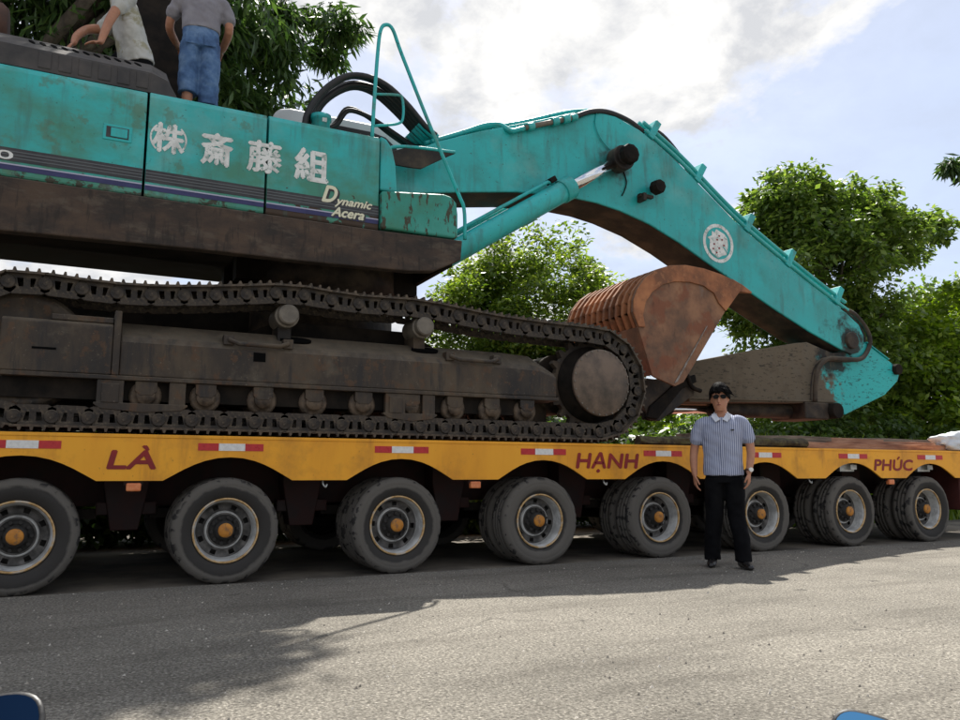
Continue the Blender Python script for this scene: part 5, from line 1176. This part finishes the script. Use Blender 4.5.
# mango-like tree over the excavator, top left
tree('mango_tree', 'dark long-leaved tree rising behind the men on the excavator', 'tree', (-2.6, 13.2, 0),
     [((-1.2, 11.6, 9.6), (3.6, 2.6, 1.9), 150, .60), ((1.5, 13.2, 8.3), (1.5, 1.4, 1.4), 55, .48), ((.6, 12.6, 7.3), (1.5, 1.0, .9), 40, .45), ((2.1, 13.0, 6.75), (1.15, .7, .45), 26, .34), ((3.1, 13.0, 8.7), (.9, .7, .42), 14, .30), ((-2.0, 12.4, 6.9), (2.6, 1.2, 1.2), 60, .5), ((.3, 11.9, 8.0), (1.9, 1.0, .9), 45, .45), ((3.1, 9.85, 10.2), (1.35, .75, .5), 62, .5)],
     leafA, 125, .27, .062, .75, 11, .24, limbs=30)
# round bush behind the boom
tree('bushy_tree', 'dense round small-leaved tree framed between track and boom', 'tree', (8.7, 14.6, 0),
     [((8.7, 14.4, 4.5), (1.95, 1.7, 1.60), 200, .40), ((7.2, 14.3, 3.7), (1.4, 1.2, 1.5), 90, .38), ((10.3, 14.6, 4.0), (1.2, 1.2, 1.5), 90, .38), ((8.6, 14.2, 2.5), (2.8, 1.2, 1.3), 110, .4)],
     leafB, 150, .12, .062, .15, 23, .12, limbs=18, stems=3)
# large tree on the right
tree('broadleaf_tree', 'large broadleaf tree with ragged crown standing right of the boom tip', 'tree', (16.6, 13.8, 0),
     [((16.1, 13.6, 5.9), (2.3, 2.0, 2.1), 170, .48), ((17.4, 13.4, 7.3), (1.8, 1.5, 1.0), 70, .40), ((15.2, 13.4, 7.5), (1.0, 1.0, .85), 34, .36), ((19.6, 13.6, 7.4), (1.5, 1.2, .6), 44, .36), ((13.9, 13.3, 5.2), (1.1, 1.1, 1.2), 44, .40), ((16.2, 13.0, 3.4), (2.6, 1.4, 1.7), 110, .5)],
     leafC, 130, .18, .095, .35, 37, .18, limbs=30)
# brighter trees, far right
tree('leafy_tree', 'bright green leafy tree at the right edge behind the trailer end', 'tree', (19.6, 12.6, 0),
     [((19.6, 12.4, 3.6), (2.0, 1.5, 1.5), 90, .46), ((21.5, 12.6, 3.9), (1.8, 1.5, 1.6), 60, .46), ((18.2, 12.0, 2.5), (1.4, 1.0, 1.2), 50, .42), ((21.2, 12.8, 5.2), (1.5, 1.2, 1.0), 44, .42)],
     leafD, 95, .19, .10, .3, 51, .12, limbs=16)
tree('distant_tree', 'dark rounded tree crown far behind the bright tree at right edge', 'tree', (32.5, 19.5, 0),
     [((32.5, 19.5, 7.0), (4.2, 2.6, 2.4), 100, .8), ((29.5, 19.3, 6.6), (1.9, 1.5, 1.3), 40, .7)], leafC, 70, .26, .14, .3, 61, .22, limbs=12)
tree('overhanging_tree', 'nearer tree whose leafy twig enters at the upper right edge', 'tree', (18.6, 6.4, 0),
     [((17.9, 7.0, 8.4), (1.5, 1.2, 1.0), 40, .45), ((14.6, 8.52, 6.62), (.55, .35, .16), 9, .19)], leafA, 55, .22, .07, .6, 71, .14, limbs=12)
# shrubs along the back of the road
shr = [(-4.2, 11.2, 1.8, 'low dark shrub behind the trailer beyond the left edge', leafE), (-1.8, 11.2, 1.8, 'low dark shrub behind the first wheel at the left edge', leafE), (.6, 11.2, 1.7, 'low dark shrub behind the gap between the first and second wheels', leafE),
       (3.0, 11.2, 1.8, 'low dark shrub behind the gap between the second and third wheels', leafE), (5.5, 11.3, 1.7, 'low dark shrub behind the gap between the third and fourth wheels', leafE), (7.9, 11.3, 1.9, 'low dark shrub behind the fourth and fifth wheels', leafE),
       (11.4, 13.4, 3.0, 'shrub with pale leaves seen between bucket and boom', leafD), (13.2, 13.0, 3.5, 'leafy shrub directly behind the folded arm', leafB), (10.3, 11.4, 2.0, 'low dark shrub behind the standing man', leafE), (12.6, 11.4, 2.1, 'low dark shrub under the folded arm right of the standing man', leafE), (14.6, 12.0, 2.6, 'dark shrub behind the turquoise arm end', leafE),
       (16.6, 11.6, 2.4, 'dark shrub low at the right behind the deck boards', leafE), (18.8, 11.2, 2.4, 'dark shrub below the bright tree at right edge', leafE), (21.5, 11.2, 2.8, 'dark shrub farthest right beyond the trailer end', leafE)]
for i, (x, y, h, lab, mt) in enumerate(shr):
    tree('shrub', lab, 'shrub', (x, y, 0), [((x, y, h*.50), (1.6, .7, h*.42), 64, .38), ((x, y, .35), (1.7, .5, .25), 34, .34)], mt, 75, .15, .08, .2, 100+i, .05, group='shrubs behind the trailer', limbs=8, stems=2)
# tall grass behind the right end of the deck
gr = np.random.default_rng(9); n = 9000
bx = 9.5+gr.random(n)*12; by = 9.9+gr.random(n)*2.6; hh = .7+gr.random(n)*1.0; az = gr.random(n)*6.283; lean = .15+.35*gr.random(n)
v = np.zeros((n, 3, 3)); dx = np.cos(az); dy = np.sin(az); w = .014+.012*gr.random(n)
v[:, 0] = np.stack([bx-dy*w, by+dx*w, 0*bx], 1); v[:, 1] = np.stack([bx+dy*w, by-dx*w, 0*bx], 1); v[:, 2] = np.stack([bx+dx*lean*hh, by+dy*lean*hh, hh], 1)
me = bpy.data.meshes.new('grass'); me.from_pydata(v.reshape(-1, 3).tolist(), [], (np.arange(n)[:, None]*3+np.array([0, 1, 2])).tolist())
tag(mkobj('grass', me, leafD), 'tall wild grass growing behind the right end of the trailer', 'grass', kind='stuff')

# far line of woods that reads as one mass
rgw = np.random.default_rng(77); cs, rs = [], []
for x in np.arange(-14, 60, .8):
    for k in range(5):
        cs.append(np.array([x+rgw.normal(0, .4), 22+.12*x+rgw.normal(0, .8), .4+rgw.random()*(3.0+.8*noise.noise((x*.3, 1, 0)))])); s = .7+.4*rgw.random(); rs.append((s, s, s*.8))
tag(mkobj('woodland', leaves_mesh('woodland', cs, rs, 70, .34, .20, .3, 78), leafE), 'low far line of green woods closing the view behind the trailer', 'woods', kind='stuff')

# undergrowth closing the foot of the shrubs
rgu = np.random.default_rng(5); cs = [np.array([x+rgu.normal(0, .2), 11.9+rgu.normal(0, .25), .3+.55*rgu.random()]) for x in np.arange(-8, 24, .12)]; rs = [(.38, .3, .34)]*len(cs)
tag(mkobj('undergrowth', leaves_mesh('undergrowth', cs, rs, 70, .17, .10, .2, 6), leafE), 'dark leafy undergrowth along the foot of the shrubs', 'undergrowth', kind='stuff')
